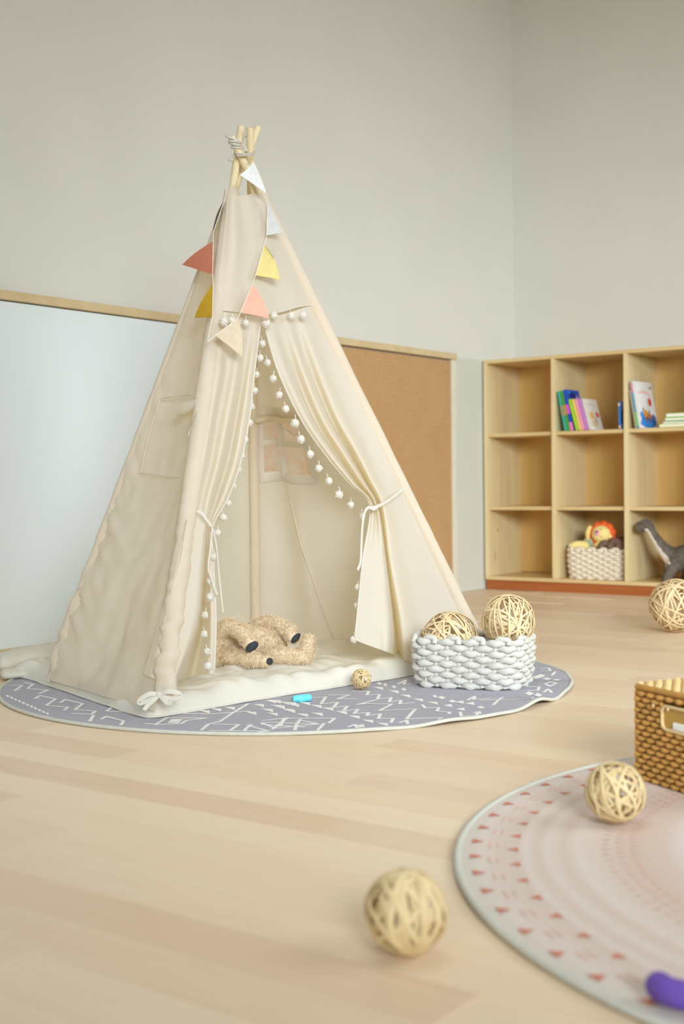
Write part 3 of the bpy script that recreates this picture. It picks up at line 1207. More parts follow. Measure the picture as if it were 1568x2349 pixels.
def bow(name_par, c, s, seed, lab=None):
    mb = MB().sphere(c, (.010*s, .009*s, .008*s), 10, 8, wob=.35)
    V = lambda x, y, z: c+np.array([x, y, z])*s
    ribbon(mb, [c, V(-.018, -.010, .004), V(-.038, -.014, -.006), V(-.044, -.015, -.016), V(-.030, -.014, -.014), V(-.010, -.010, -.006)], .0055*s, .0008, (.1, -1, .5))
    ribbon(mb, [c, V(.020, -.008, .008), V(.042, -.006, .006), V(.050, -.004, -.002), V(.036, -.008, -.008), V(.010, -.010, -.004)], .0055*s, .0008, (.1, -1, .5))
    ribbon(mb, [c, V(-.010, -.016, -.010), V(-.024, -.024, -.022), V(-.030, -.032, -.030)], .0050*s, .0008, (.1, -1, .6))
    ribbon(mb, [c, V(.012, -.014, -.008), V(.022, -.020, -.016), V(.034, -.024, -.016)], .0050*s, .0008, (.1, -1, .6))
    part(name_par, 'tie_bow', mb, M_ribbon, lab)


# cord binding the poles
def ring(k, z, r, tilt, n=22):
    f, t = POLES[k]
    d = (t-f)/np.linalg.norm(t-f)
    a = np.cross(d, [0, 1, .2])
    a /= np.linalg.norm(a)
    b = np.cross(a, d)
    c = pole(k, z)
    return [c+a*r*math.cos(q)+b*r*math.sin(q)+d*tilt*math.cos(q) for q in np.linspace(0, 2*math.pi, n, endpoint=False)]


zb = pole('B', 1.5)
for z, tl in ((1.508, .006), (1.500, .009), (1.492, .007), (1.516, .013)):
    part(tp, 'binding_cord', MB().tube(ring('B', z, .0125, tl), .0032, 6, closed=True), M_ribbon)
cA = aty(545, 352, 3.53)
for pts in ([aty(540, 351, 3.535), aty(558, 354, 3.538), aty(574, 352, 3.545), aty(582, 350, 3.575), aty(580, 347, 3.61), aty(566, 345, 3.63)],
            [aty(543, 357, 3.535), aty(560, 357, 3.538), aty(576, 355, 3.545), aty(583, 352, 3.575)],
            [aty(534, 352, 3.545), aty(528, 362, 3.54), aty(524, 367, 3.54), aty(533, 368, 3.54), aty(536, 356, 3.545)],
            [aty(540, 331, 3.55), aty(550, 326, 3.54), aty(553, 330, 3.56), aty(562, 340, 3.575), aty(566, 346, 3.58)],
            [aty(549, 325, 3.6), aty(556, 317, 3.6), aty(565, 312, 3.6)]):
    part(tp, 'binding_cord', MB().tube(crom(pts, 18), .0036, 6, flat=.6), M_ribbon)

# pompom fringe
pm_mesh = []
for k in range(3):
    mb = MB()
    mb.sphere((0, 0, 0), .0128, 18, 12, wob=.28, seed=k+1)
    rr = np.random.default_rng(k)
    for _ in range(90):
        v = rr.normal(0, 1, 3)
        v /= np.linalg.norm(v)
        tt = np.cross(v, rr.normal(0, 1, 3))
        tt /= np.linalg.norm(tt)
        mb.add([v*.0118-tt*.0028, v*.0118+tt*.0028, v*.0150+tt*.003], [(0, 1, 2)])
    mb.tube([(0, 0, .009), (.002*(k-1), 0, .018), (.001, 0, .027)], .0015, 5)
    pm_mesh.append(mb.mesh('pompom', M_pom))
rp = random.Random(7)


def pompom(px, py, off, sc=1., tilt=0.):
    p = FP(px, py, off)
    o = bpy.data.objects.new('pompom', pm_mesh[rp.randrange(3)])
    COL.objects.link(o)
    o.parent = tp
    o.location = [float(v) for v in p-np.array(tp.location)]
    o.rotation_euler = (rp.uniform(-.25, .25), tilt+rp.uniform(-.15, .15), rp.uniform(0, 6.28))
    s = sc*.80*rp.uniform(.9, 1.1)
    o.scale = (s, s*.92, s)


for x, y in ((513, 738), (531, 736), (563, 741), (610, 742), (628, 724), (668, 724), (695, 724)):
    pompom(x, y, .026)
for x, y in ((601, 788), (596, 821), (588, 859), (584, 896), (577, 933), (571, 969), (561, 1008), (553, 1045), (545, 1077), (535, 1115), (523, 1154), (511, 1187)):
    pompom(x, y, -.004, .92)
for x, y in ((613, 832), (626, 868), (640, 906), (655, 938), (676, 971), (690, 1008), (711, 1042), (731, 1074), (754, 1103), (777, 1135), (804, 1158), (830, 1184)):
    pompom(x, y, -.006)
for x, y in ((499, 1222), (490, 1278), (482, 1334), (481, 1370), (470, 1411), (468, 1455), (475, 1495), (477, 1528)):
    pompom(x, y, .012, .9)
for x, y in ((820, 1346), (818, 1389), (811, 1467)):
    pompom(x, y, -.01, .85)

# rolled shade of the side window
c0, c1 = AP(411, 942, .010), AP(462, 924, -.006)
part(tp, 'rolled_shade', MB().tube(crom([c0, (c0+c1)/2+nAD*.004+np.array([0, 0, -.003]), c1], 12), [.0165]*6+[.015]*6, 16), M_canvas, 'rolled window shade on the left side')
part(tp, 'shade_tie', MB().tube(crom([AP(447, 918, .045), AP(452, 940, .056), AP(446, 962, .045), AP(436, 984, .03), AP(432, 998, .025)], 16), .0016, 6), M_ribbon)
# outline of that window: stitched border strips
for pts in ([(322, 1085), (345, 985), (368, 915)], [(322, 1085), (378, 1092), (432, 1098)], [(368, 915), (400, 910), (440, 905)]):
    part(tp, 'window_seam', MB().tube(crom([AP(*p, -.022) for p in pts], 14), .0018, 6), M_canvas)

# ------------------------------------------------------------------ pennant garland
gl = root('pennant_garland', aty(560, 700, 3.4), 'bunting of felt triangle pennants strung down the tent front and left side', 'bunting')


def pennant(pts3, bend, mat, lab):
    a, b, c = [np.array(p) for p in pts3]
    n = np.cross(b-a, c-a)
    n /= np.linalg.norm(n)
    if n @ (CAM-a) < 0:
        n = -n
    N = 12
    front, idx = [], {}
    for i in range(N+1):
        for j in range(N+1-i):
            u, v = i/N, j/N
            p = a+(b-a)*u+(c-a)*v
            d = bend*math.sin(math.pi*v*.9)*(1.0) - bend*.7*(u*v*4)
            idx[i, j] = len(front)
            front.append(p+n*d)
    k = len(front)
    vs = [p+n*.0008 for p in front]+[p-n*.0008 for p in front]
    fs = []
    for i in range(N):
        for j in range(N-i):
            t = (idx[i, j], idx[i+1, j], idx[i, j+1])
            fs += [t, (t[2]+k, t[1]+k, t[0]+k)]
            if j < N-i-1:
                t = (idx[i+1, j], idx[i+1, j+1], idx[i, j+1])
                fs += [t, (t[2]+k, t[1]+k, t[0]+k)]
    bd = [idx[i, 0] for i in range(N+1)]+[idx[N-j, j] for j in range(1, N+1)]+[idx[0, N-j] for j in range(1, N)]
    for x, y in zip(bd, bd[1:]+bd[:1]):
        fs.append((x, y, y+k, x+k))
    part(gl, 'pennant', MB().add(vs, fs), mat, lab)


felt = lambda n, c: plain('felt_'+n, c, .95, .05, .04, 60, .3, 700)
Q = lambda px, py, o: FP(px, py, o)
pennant((Q(581, 371, .06), Q(610, 444, .05), Q(548, 402, .075)), .008, felt('white', (238, 240, 240)), 'white pennant')
pennant((Q(613.7, 465.6, .03), Q(611, 540, .03), Q(645.6, 535.4, .05)), .006, felt('grey', (205, 204, 200)), 'light grey pennant')
pennant((Q(606, 561, .03), Q(585.6, 631.6, .03), Q(639, 645, .05)), .018, felt('yellow', (222, 206, 136)), 'pale yellow pennant')
pennant((Q(578, 653, .03), Q(551, 717, .035), Q(615.5, 732.5, .05)), .012, felt('pink', (240, 176, 154)), 'salmon pink pennant')
pennant((Q(544.7, 731, .035), Q(493.7, 769.6, .04), Q(552.4, 820.7, .055)), .012, felt('beige', (214, 196, 170)), 'beige pennant')
aD = lambda px, py, o: AP(px, py, o)
pennant((aD(514.5, 459, .02), aD(488.6, 534, .02), aD(493, 512, .02)+.1*(aD(493, 512, .02)-CAM)/3.4), .004, felt('taupe', (128, 112, 100)), 'dark taupe pennant seen edge on')
pennant((aD(488.6, 553.7, .02), aD(487.3, 629.6, .02), aD(419.6, 608, .02)), .006, felt('coral', (214, 136, 108)), 'coral pennant')
pennant((aD(488.6, 651, .03), aD(487, 727.4, .03), aD(447.7, 729.5, .035)), .006, felt('mustard', (200, 158, 52)), 'mustard pennant')
st = [aty(571, 367, 3.56), Q(566, 376, .05), Q(581, 371, .062), Q(598, 408, .056), Q(610, 444, .051), Q(614, 466, .031), Q(611, 540, .031), Q(606, 561, .031), Q(585.6, 632, .031), Q(578, 653, .031), Q(551, 717, .036), Q(544.7, 731, .036), Q(493.7, 770, .041), Q(476, 784, .03)]
part(gl, 'cord', MB().tube(st, .0011, 6), M_cord)
st = [aD(520, 430, .02), aD(514.5, 459, .021), aD(488.6, 534, .021), aD(488.6, 553.7, .021), aD(487.4, 629.6, .021), aD(488.6, 651, .031), aD(487, 727, .031), aD(478, 770, .03), aD(476, 784, .03)]
part(gl, 'cord', MB().tube(st, .0011, 6), M_cord)

# ------------------------------------------------------------------ floor cushion of the tent
OUT = [atz(338, 1650, .008)[:2], atz(640, 1597, .008)[:2], atz(925, 1553, .008)[:2], np.array([.36, 3.79]), np.array([.10, 4.18]), np.array([-.30, 4.26]), np.array([-.80, 4.0]), np.array([-.985, 3.66]), atz(52, 1553, .008)[:2], atz(190, 1600, .008)[:2]]
mt = root('floor_cushion', (-.3, 3.6, .006), 'thin cream padded floor mat inside the tent, edge spilling over the grey rug', 'mat')
ctr = np.mean(OUT, 0)
NAZ, NRD = 220, 44
clos = np.array(OUT+[OUT[0]])
seg = np.linalg.norm(np.diff(clos, axis=0), axis=1)
cum = np.concatenate([[0], np.cumsum(seg)])


def outl(s):
    s = s % 1*cum[-1]
    i = min(np.searchsorted(cum, s, 'right')-1, len(seg)-1)
    return clos[i]+(clos[i+1]-clos[i])*(s-cum[i])/seg[i]


def outls(s):
    return sum(outl(s+d) for d in (-.012, -.006, 0, .006, .012))/5


P = np.zeros((NRD, NAZ, 3))
for j in range(NAZ):
    e = outls(j/NAZ)
    dd = e-ctr
    for i in range(NRD):
        q = i/(NRD-1)
        k = q**.75
        xy = ctr+dd*min(k, 1)
        dist = (1-k)*np.hypot(*dd)
        h = .044*math.sqrt(max(0, 1-(1-min(1, dist/.06))**2))
        p3 = np.array([xy[0], xy[1], 0])
        wr = .014*nz(p3, 9, 2)+.014*abs(nz(p3*np.array([1, 1.6, 1]), 15, 5))
        wr += .006*nz(np.array([j*.11, dist*9, 0]), 1.0, 8)
        edgew = .006*nz(np.array([j*.35, 0, 0]), .6, 4)
        z = .0075+max(.0, h+wr*min(1, dist/.03+.15))
        if q == 1:
            z = .0078
        P[i, j] = (xy[0]+dd[0]*edgew*k, xy[1]+dd[1]*edgew*k, z)
part(mt, 'pad', MB().grid(P, closeu=True), M_mat)
part(mt, 'piped_edge', MB().tube([(p[0], p[1], .0095+.0015*nz((k*.2, 0, 0), 1)) for k, p in enumerate(P[-1])], .0032, 6, closed=True), M_mat)
# the far left end is folded back on itself
fa, fb = atz(-8, 1532, .03), atz(135, 1507, .03)
prof = []
NFO, NCI = 26, 26
G = np.zeros((NFO, NCI, 3))
for i in range(NFO):
    t = i/(NFO-1)
    c = fa+(fb-fa)*t
    cap = math.sqrt(max(0, 1-(1-min(1, t/.18))**2))
    d = np.array([-.35, .94, 0])
    for j in range(NCI):
        a = 2*math.pi*j/NCI
        rx = .085*(.35+.65*cap)
        rz = .030*(.25+.75*cap)
        x, zz = math.cos(a), math.sin(a)
        p = c+d*(.02+rx*x)
        z = .042+rz*zz*(1+.2*nz((t*4, a, 0), 1, 2))+.004*nz((t*7, x, 3), 1.5)
        G[i, j] = (p[0], p[1], z)
part(mt, 'folded_end', MB().grid(G, closeu=True), M_mat, 'folded end of the mat at left')
fa2, fb2 = atz(-6, 1553, .015), atz(60, 1543, .02)
G = np.zeros((16, 20, 3))
for i in range(16):
    t = i/15
    c = fa2+(fb2-fa2)*t
    cap = math.sqrt(max(0, 1-(1-min(1, t/.25))**2))*.8+.2
    for j in range(20):
        a = 2*math.pi*j/20
        G[i, j] = (c[0]-.35*.05*math.cos(a)*cap, c[1]+.05*math.cos(a)*cap+.03, .018+.015*math.sin(a)*cap)
part(mt, 'folded_end', MB().grid(G, closeu=True), M_mat)
bow(tp, FA+np.array([.0, -.024, .034]), 1.0, 1, 'bow tying the mat to the front pole')
q0 = atz(112, 1512, .05)
part(tp, 'tie_ribbon', MB().tube(crom([q0, q0+np.array([-.012, -.03, .004]), q0+np.array([-.03, -.06, -.02]), q0+np.array([-.028, -.062, -.032])], 12), .006, 8, flat=.3, up=(0, -1, .3)), M_ribbon)
part(tp, 'tie_ribbon', MB().tube(crom([q0+np.array([.004, 0, 0]), q0+np.array([.0, -.03, -.004]), q0+np.array([-.014, -.05, -.03])], 12), .006, 8, flat=.3, up=(0, -1, .3)), M_ribbon)


# ------------------------------------------------------------------ plush dog on its back
def mk_fur(name, a, b):
    t = NT(name)
    n = t.noise(t.coords(), 45, 3)
    t.l(t.ramp(n, [(.3, lin(a)), (.7, lin(b))]), t.p.inputs['Base Color'])
    t.p.inputs['Roughness'].default_value = .9
    t.p.inputs['Specular IOR Level'].default_value = .1
    return t.m


M_furT = mk_fur('tan_fur', (220, 200, 168), (232, 216, 188))
pb = atz(583, 1530, .046)
ps = .000256


def PP(zx, zy, y):
    return np.array([(zx-700)*ps, y, (690-zy)*ps-y*.14+.002])


mb = MB()
limb(mb, [PP(200, 500, .05), PP(380, 470, .055), PP(620, 440, .06), PP(820, 430, .06), PP(930, 470, .06)], [.040, .048, .050, .044, .030], 22)
limb(mb, [PP(170, 470, .02), PP(230, 540, .01), PP(330, 600, .005)], [.042, .040, .028], 10)
limb(mb, [PP(330, 440, .0), PP(345, 310, -.015), PP(450, 258, -.035), PP(570, 300, -.055), PP(655, 385, -.065), PP(688, 455, -.068)], [.024, .022, .022, .022, .022, .019], 26)
limb(mb, [PP(660, 270, .10), PP(740, 225, .085), PP(860, 212, .07), PP(990, 255, .05), PP(1090, 325, .03), PP(1120, 375, .02)], [.018, .019, .020, .020, .020, .018], 24)
limb(mb, [PP(380, 560, -.012), PP(520, 595, -.045), PP(690, 612, -.065), PP(850, 632, -.075)], [.024, .022, .021, .014], 20)
limb(mb, [PP(830, 560, .01), PP(960, 575, -.02), PP(1120, 585, -.03), PP(1230, 580, -.03)], [.024, .024, .022, .021], 18)
limb(mb, [PP(1262, 590, -.03), PP(1285, 500, -.028), PP(1295, 410, -.024)], [.020, .021, .018], 10)
dog = root('plush_dog', pb, 'tan furry plush animal lying with dark paw pads inside the tent', 'plush toy')
dme = remeshed(mb, 'body', M_furT, .0034, 2)
o = part(dog, 'body', dme, None, local=True)
part(dog, 'fur', fur(dme, 34000, .0075, 3, M_furT, keep=lambda c: 1.0*np.all([np.linalg.norm(c-q, axis=1) > r for q, r in ((PP(702, 478, -.083), .019), (PP(1158, 385, .006), .017), (PP(886, 638, -.083), .011))], axis=0)), M_furT, local=True, stuff=True, smooth=False)


def pad(c, a, b, ang, nrm, lab=None):
    n = Vector(nrm).normalized()
    rot = n.to_track_quat('Z', 'Y').to_matrix()
    m = MB().sphere((0, 0, 0), 1, 14, 10, wob=.12, seed=int(ang*10))
    ca, sa = math.cos(ang), math.sin(ang)
    vs = []
    for v in m.v:
        x, y = v[0]*a, v[1]*b
        vs.append(tuple(Vector(c)+rot @ Vector((x*ca-y*sa, x*sa+y*ca, v[2]*.006))))
    m.v = vs
    part(dog, 'paw_pad', m, M_black, lab, local=True)


pad(PP(702, 478, -.083), .020, .0125, .6, (.35, -.9, -.1), 'dark grey paw pad')
pad(PP(1158, 385, .006), .018, .010, .7, (.6, -.75, -.15))
pad(PP(886, 638, -.083), .010, .0105, 1.2, (.55, -.8, .1))
for zx, zy in ((1358, 390), (1362, 430), (1345, 365)):
    part(dog, 'claw', MB().sphere(PP(zx, zy, -.02), (.003, .003, .0022), 8, 6), M_black, local=True)


# ------------------------------------------------------------------ rope baskets
def perim(hw, hd, r, n):
    """rounded rectangle, n points evenly spaced, with outward normals"""
    pts = []
    for cx, cy, a0 in ((hw-r, hd-r, 0), (-hw+r, hd-r, 90), (-hw+r, -hd+r, 180), (hw-r, -hd+r, 270)):
        for k in range(13):
            a = math.radians(a0+k*7.5)
            pts.append((cx+r*math.cos(a), cy+r*math.sin(a)))
    pts = np.array(pts+[pts[0]])
    sg = np.linalg.norm(np.diff(pts, axis=0), axis=1)
    cu = np.concatenate([[0], np.cumsum(sg)])
    s = np.linspace(0, cu[-1], n, endpoint=False)
    q = np.stack([np.interp(s, cu, pts[:, 0]), np.interp(s, cu, pts[:, 1])], 1)
    t = np.roll(q, -1, 0)-np.roll(q, 1, 0)
    t /= np.linalg.norm(t, axis=1)[:, None]
    return q, np.stack([t[:, 1], -t[:, 0]], 1)


def rope_basket(bk, hw, hd, h, stakes, rows, mat, rope, taper=.06, corner=.055):
    sub = 12
    n = stakes*sub
    dz = h/rows
    for r in range(rows):
        z = dz*(r+.5)
        k = 1-taper*(1-z/h)**2+.015*math.sin(math.pi*z/h)
        q, nn = perim(hw*k, hd*k, corner, n)
        pts, rad = [], []
        for i in range(n):
            ph = math.cos(math.pi*i/sub+(math.pi if r % 2 else 0))
            p = q[i]+nn[i]*rope*.52*ph
            pts.append((p[0], p[1], z+.0012*math.sin(i*.7+r)))
            rad.append(rope*(.82+.22*ph))
        part(bk, 'rope_row', MB().tube(pts, rad, 10, closed=True), mat, local=True)
    q, nn = perim(hw, hd, corner, n)
    q0, _ = perim(hw*(1-taper), hd*(1-taper), corner, n)
    st = MB()
    for s in range(stakes):
        i = s*sub
        a, b = q0[i], q[i]
        st = MB().tube([(a[0], a[1], .004), ((a[0]+b[0])/2+.002*nn[i][0], (a[1]+b[1])/2+.002*nn[i][1], h*.5), (b[0], b[1], h-.004)], rope*.62, 7)
        part(bk, 'rope_stake', st, mat, local=True)
    for s in range(0, stakes, 2):
        i = s*sub
        j = (i+sub) % n
        a, b = q[i], q[j]
        m_ = (a+b)/2+nn[i]*.003
        loop = crom([(a[0], a[1], h-.008), (a[0]*.75+b[0]*.25, a[1]*.75+b[1]*.25, h+rope*.28), (m_[0], m_[1], h+rope*.42), (b[0]+nn[j][0]*rope*.5, b[1]+nn[j][1]*rope*.5, h+rope*.1), (b[0]+nn[j][0]*rope*.9, b[1]+nn[j][1]*rope*.9, h-dz*.8)], 14)
        part(bk, 'rim_loop', MB().tube(loop, rope*.80, 8), mat, local=True)
    part(bk, 'base', MB().box((0, 0, .006), (2*hw*(1-taper)-.03, 2*hd*(1-taper)-.03, .01), None, 0, .003), mat, local=True)


pF, pR = np.array([.190, 3.426]), np.array([.455, 3.330])
e1 = (pR-pF)/np.linalg.norm(pR-pF)
e2 = np.array([-e1[1], e1[0]])
BHW, BHD, BHT = .146, .108, .131
bc = (pF+pR)/2+e2*(BHD-.012)
brz = math.atan2(e1[1], e1[0])
bk = root('rope_basket', (bc[0], bc[1], .0075), 'thick white rope basket on the grey rug holding two rattan balls', 'basket', brz)
rope_basket(bk, BHW, BHD, BHT, 28, 9, M_rope, .0098)


# ------------------------------------------------------------------ rattan balls
def ring_mesh(name, seed, mat, fl=.42, n=56, rr=.045):
    rb = np.random.default_rng(seed)
    pts = []
    off = rb.uniform(-.42, .42)
    ph = rb.uniform(0, 6.28, 3)
    for i in range(n):
        a = 2*math.pi*i/n
        z = off+.07*math.sin(2*a+ph[0])+.05*math.sin(3*a+ph[1])
        rad = 1+.012*math.sin(5*a+ph[2])
        s = math.sqrt(max(.02, 1-z*z))
        pts.append((math.cos(a)*s*rad, math.sin(a)*s*rad, z*rad))
    P = np.array(pts)
    mb = MB()
    # flat strip with its thin side along the radius
    T = np.roll(P, -1, 0)-np.roll(P, 1, 0)
    T /= np.linalg.norm(T, axis=1)[:, None]
    N = P/np.linalg.norm(P, axis=1)[:, None]
    Bn = np.cross(T, N)
    k = 6
    V = []
    for i in range(n):
        for j in range(k):
            an = 2*math.pi*j/k
            V.append(P[i]+rr*(Bn[i]*math.cos(an)+N[i]*fl*math.sin(an)))
    fs = []
    for i in range(n):
        q = (i+1) % n
        for j in range(k):
            w = (j+1) % k
            fs.append((i*k+j, i*k+w, q*k+w, q*k+j))
    return mb.add(V, fs).mesh(name, mat)


RT = {}
for key, mat, rr in (('pale', M_rat, .036), ('olive', M_rat2, .058), ('wide', M_rat2, .085), ('tiny', M_rat2, .070)):
    RT[key] = [ring_mesh('rattan_strip', 11*k+len(key), mat, .40, rr=rr) for k in range(9)]


def rattan_ball(c, r, key, n, label, seed, group=None, squash=1.):
    o = root('rattan_ball', c, label, 'ball', 0, group)
    o.scale = (r, r, r*squash)
    rb = random.Random(seed)
    for k in range(n):
        s = bpy.data.objects.new('rattan_strip', RT[key][rb.randrange(9)])
        COL.objects.link(s)
        s.parent = o
        s.rotation_euler = (rb.uniform(0, 6.28), math.acos(rb.uniform(-1, 1)), rb.uniform(0, 6.28))
        q = .97-.17*(k/n)**1.4 if k > n*.3 else .975-.02*rb.random()
        s.scale = (q, q, q)
    return o


zin = .0075+.105
pl_ = aty(1032, 1465, 3.46)
pr_ = aty(1165, 1424, 3.42)
rattan_ball((pl_[0], pl_[1], pl_[2]-.004), .080, 'pale', 40, 'open rattan ball sunk into the left half of the white rope basket', 1)
rattan_ball((pr_[0], pr_[1], pr_[2]), .0735, 'pale', 40, 'open rattan ball riding high in the right half of the white rope basket', 2)
p = atz(829, 1584, .008)
rattan_ball((p[0], p[1]+.022, .008+.0275), .0275, 'tiny', 24, 'tiny rattan ball on the grey rug against the mat edge', 3)
p = aty(930, 2092, 1.497)
rattan_ball((p[0], p[1], .0505), .0505, 'wide', 32, 'blurred rattan ball alone on the bare floor in the foreground', 4)
p = aty(1410, 1835, 2.02)
rattan_ball((p[0], p[1], .0605), .0495, 'olive', 34, 'rattan ball on the pink rug beside the brown woven box', 5)
p = aty(1549, 1396, 4.62)
rattan_ball((p[0], p[1], .0985), .0985, 'pale', 50, 'rattan ball on the floor in front of the bookshelf, cut by right edge', 6)

# ------------------------------------------------------------------ chalk holder, purple tube
M_cyan = plain('cyan_plastic', (110, 222, 240), .4, .4, .02)
M_cy2 = plain('teal_grey_end', (112, 168, 178), .5, .3, .02)
a, b = atz(671, 1603, .0155), atz(714, 1600, .0155)
d = (b-a)/np.linalg.norm(b-a)
mk = root('marker_cap', (a+b)/2*np.array([1, 1, 0])+np.array([0, 0, .0075]), 'small bright cyan plastic barrel lying on the grey rug by the mat', 'marker')
part(mk, 'barrel', MB().tube([a, a+d*.001, a+d*.010, a+d*.026, a+d*.045, b-d*.002, b], [.0058, .0068, .0088, .0096, .0088, .0072, .0055], 18), M_cyan)
part(mk, 'end_plug', MB().tube([a-d*.0006, a+d*.002], [.0052, .0055], 16), M_cy2, 'greyish end plug')
part(mk, 'rib_ring', MB().tube([b-d*.006, b-d*.0035], [.0079, .0076], 18), M_cyan)

M_pur = plain('purple_foam', (112, 82, 176), .55, .3, .05, 60)
c0 = atz(1512, 2262, .028)
pts = [c0, c0+np.array([.006, -.014, 0]), c0+np.array([.022, -.026, 0]), c0+np.array([.045, -.032, 0]), c0+np.array([.075, -.034, 0]), c0+np.array([.11, -.028, 0]), c0+np.array([.14, -.012, 0])]
pt = root('foam_tube', (c0[0], c0[1], .0105), 'bent purple foam tube on the pink rug at the bottom right corner', 'toy')
cc = crom(pts, 40)
part(pt, 'tube_body', MB().tube(np.concatenate([[cc[0]-np.array([-.003, -.008, 0])*-1*.9], cc]), [.0085]+[.0150]*40, 20), M_pur)
part(pt, 'rounded_end', MB().sphere(cc[0], .0152, 18, 12), M_pur)

# ------------------------------------------------------------------ brown woven box
bx = np.array([.537, 2.325])
fx = np.array([.43, -.90])
fx = fx/np.linalg.norm(fx)
bl, bw, bh = .285, .235, .163
brz2 = math.atan2(fx[1], fx[0])
wbx = root('woven_box', (bx[0], bx[1], .0105), 'brown woven lidded box with handle slot on the pink rug, cut by right edge', 'box', brz2)
# local: x along the visible face, y into the box, origin at its far left corner
M_core = plain('box_core', (150, 104, 52), .9, .1, .1, 50)
part(wbx, 'inner_box', MB().box((bl/2, bw/2, bh/2), (bl-.010, bw-.010, bh-.004)), M_core, smooth=False, local=True)
NS = 16
hx0, hx1, hz0, hz1 = .075, .205, .104, .146


def weave_side(p0, dirx, nrm, length, cut):
    rows = 16
    dzz = bh/rows
    stp = .0125
    n = int(length/stp)
    for r in range(rows):
        z = dzz*(r+.5)
        runs, cur = [], []
        for i in range(n*4+1):
            s = length*i/(n*4)
            if cut and hx0 < s < hx1 and hz0 < z < hz1+.004:
                if len(cur) > 2:
                    runs.append(cur)
                cur = []
                continue
            ph = math.cos(math.pi*i/4+(math.pi if r % 2 else 0))
            q = p0+dirx*s+nrm*(.0015+.0022*ph)
            cur.append(((q[0], q[1], z), dzz*(.46+.08*ph)))
        if len(cur) > 2:
            runs.append(cur)
        mb = MB()
        for c_ in runs:
            mb.tube([x[0] for x in c_], [x[1] for x in c_], 7)
        part(wbx, 'woven_row', mb, M_wicker, local=True, stuff=len(runs) > 1)


weave_side(np.array([0, 0.]), np.array([1., 0]), np.array([0, -1.]), bl, True)
weave_side(np.array([0, bw]), np.array([0, -1.]), np.array([-1., 0]), bw, False)
weave_side(np.array([bl, 0.]), np.array([0, 1.]), np.array([1., 0]), bw, False)
weave_side(np.array([bl, bw]), np.array([-1., 0]), np.array([0, 1.]), bl, False)
for x, y in ((0, 0), (bl, 0), (0, bw), (bl, bw)):
    part(wbx, 'corner_post', MB().tube([(x, y, .002), (x, y, bh)], .0045, 8), M_wicker, local=True)
# lid
M_lid = plain('lit_lid_rope', (226, 196, 138), .75, .2, .08, 60, .4, 260)  # paler than the sides: light falling on the top is put into the colour
lid = part(wbx, 'lid', MB().box((bl/2, bw/2, bh+.004), (bl+.006, bw+.006, .007), None, 0, .002), M_wicker, local=True)
for r in range(22):
    y = bw*(r+.5)/22
    pts, rad = [], []
    for i in range(93):
        ph = math.cos(math.pi*i/4+(math.pi if r % 2 else 0))
        pts.append((.002+(bl-.004)*i/92, y, bh+.0085+.0016*ph))
        rad.append(.0048+.0012*ph)
    part(lid, 'woven_row', MB().tube(pts, rad, 7), M_lid, local=True)
rim = [(0, 0), (bl, 0), (bl, bw), (0, bw)]
part(lid, 'lid_rim', MB().tube([(x, y, bh+.006) for x, y in rim]+[(0, 0, bh+.006)], .0062, 8), M_wicker, local=True)
# handle slot
M_slot = plain('gold_slot_plate', (190, 150, 72), .35, .5, .05)
M_hfr = plain('pale_handle_trim', (224, 198, 146), .4, .5, .03)
M_wht = plain('white_paper', (246, 246, 240), .7, .2, .01)
hp = part(wbx, 'handle', MB().box(((hx0+hx1)/2, -.0015, (hz0+hz1)/2), (hx1-hx0-.002, .004, hz1-hz0-.002), None, 0, .0015), M_slot, 'recessed golden handle plate', local=True)
fr = []
for cx, cz, a0 in ((hx1-.012, hz1-.012, 0), (hx0+.012, hz1-.012, 90), (hx0+.012, hz0+.012, 180), (hx1-.012, hz0+.012, 270)):
    for k in range(6):
        a = math.radians(a0+k*18)
        fr.append((cx+.012*math.cos(a), -.005, cz+.012*math.sin(a)))
part(hp, 'handle_frame', MB().tube(fr, .0032, 8, closed=True), M_hfr, local=True)
part(hp, 'white_insert', MB().box((hx0+.078, -.0045, hz0+.010), (.098, .004, .013), None, 0, .0018), M_wht, local=True)
for x in (hx0-.022, hx0+.018):
    part(hp, 'stud', MB().sphere((x, -.0075, hz1-.004), (.0034, .0022, .0034), 10, 8), M_hfr, local=True)

# ------------------------------------------------------------------ bookshelf contents (shelf frame: x right, y into the shelf, z up)


def shelf_root(name, x, y, z, label, cat, rz=0., group=None):
    return root(name, wp(x, y, z), label, cat, RZ+rz, group)


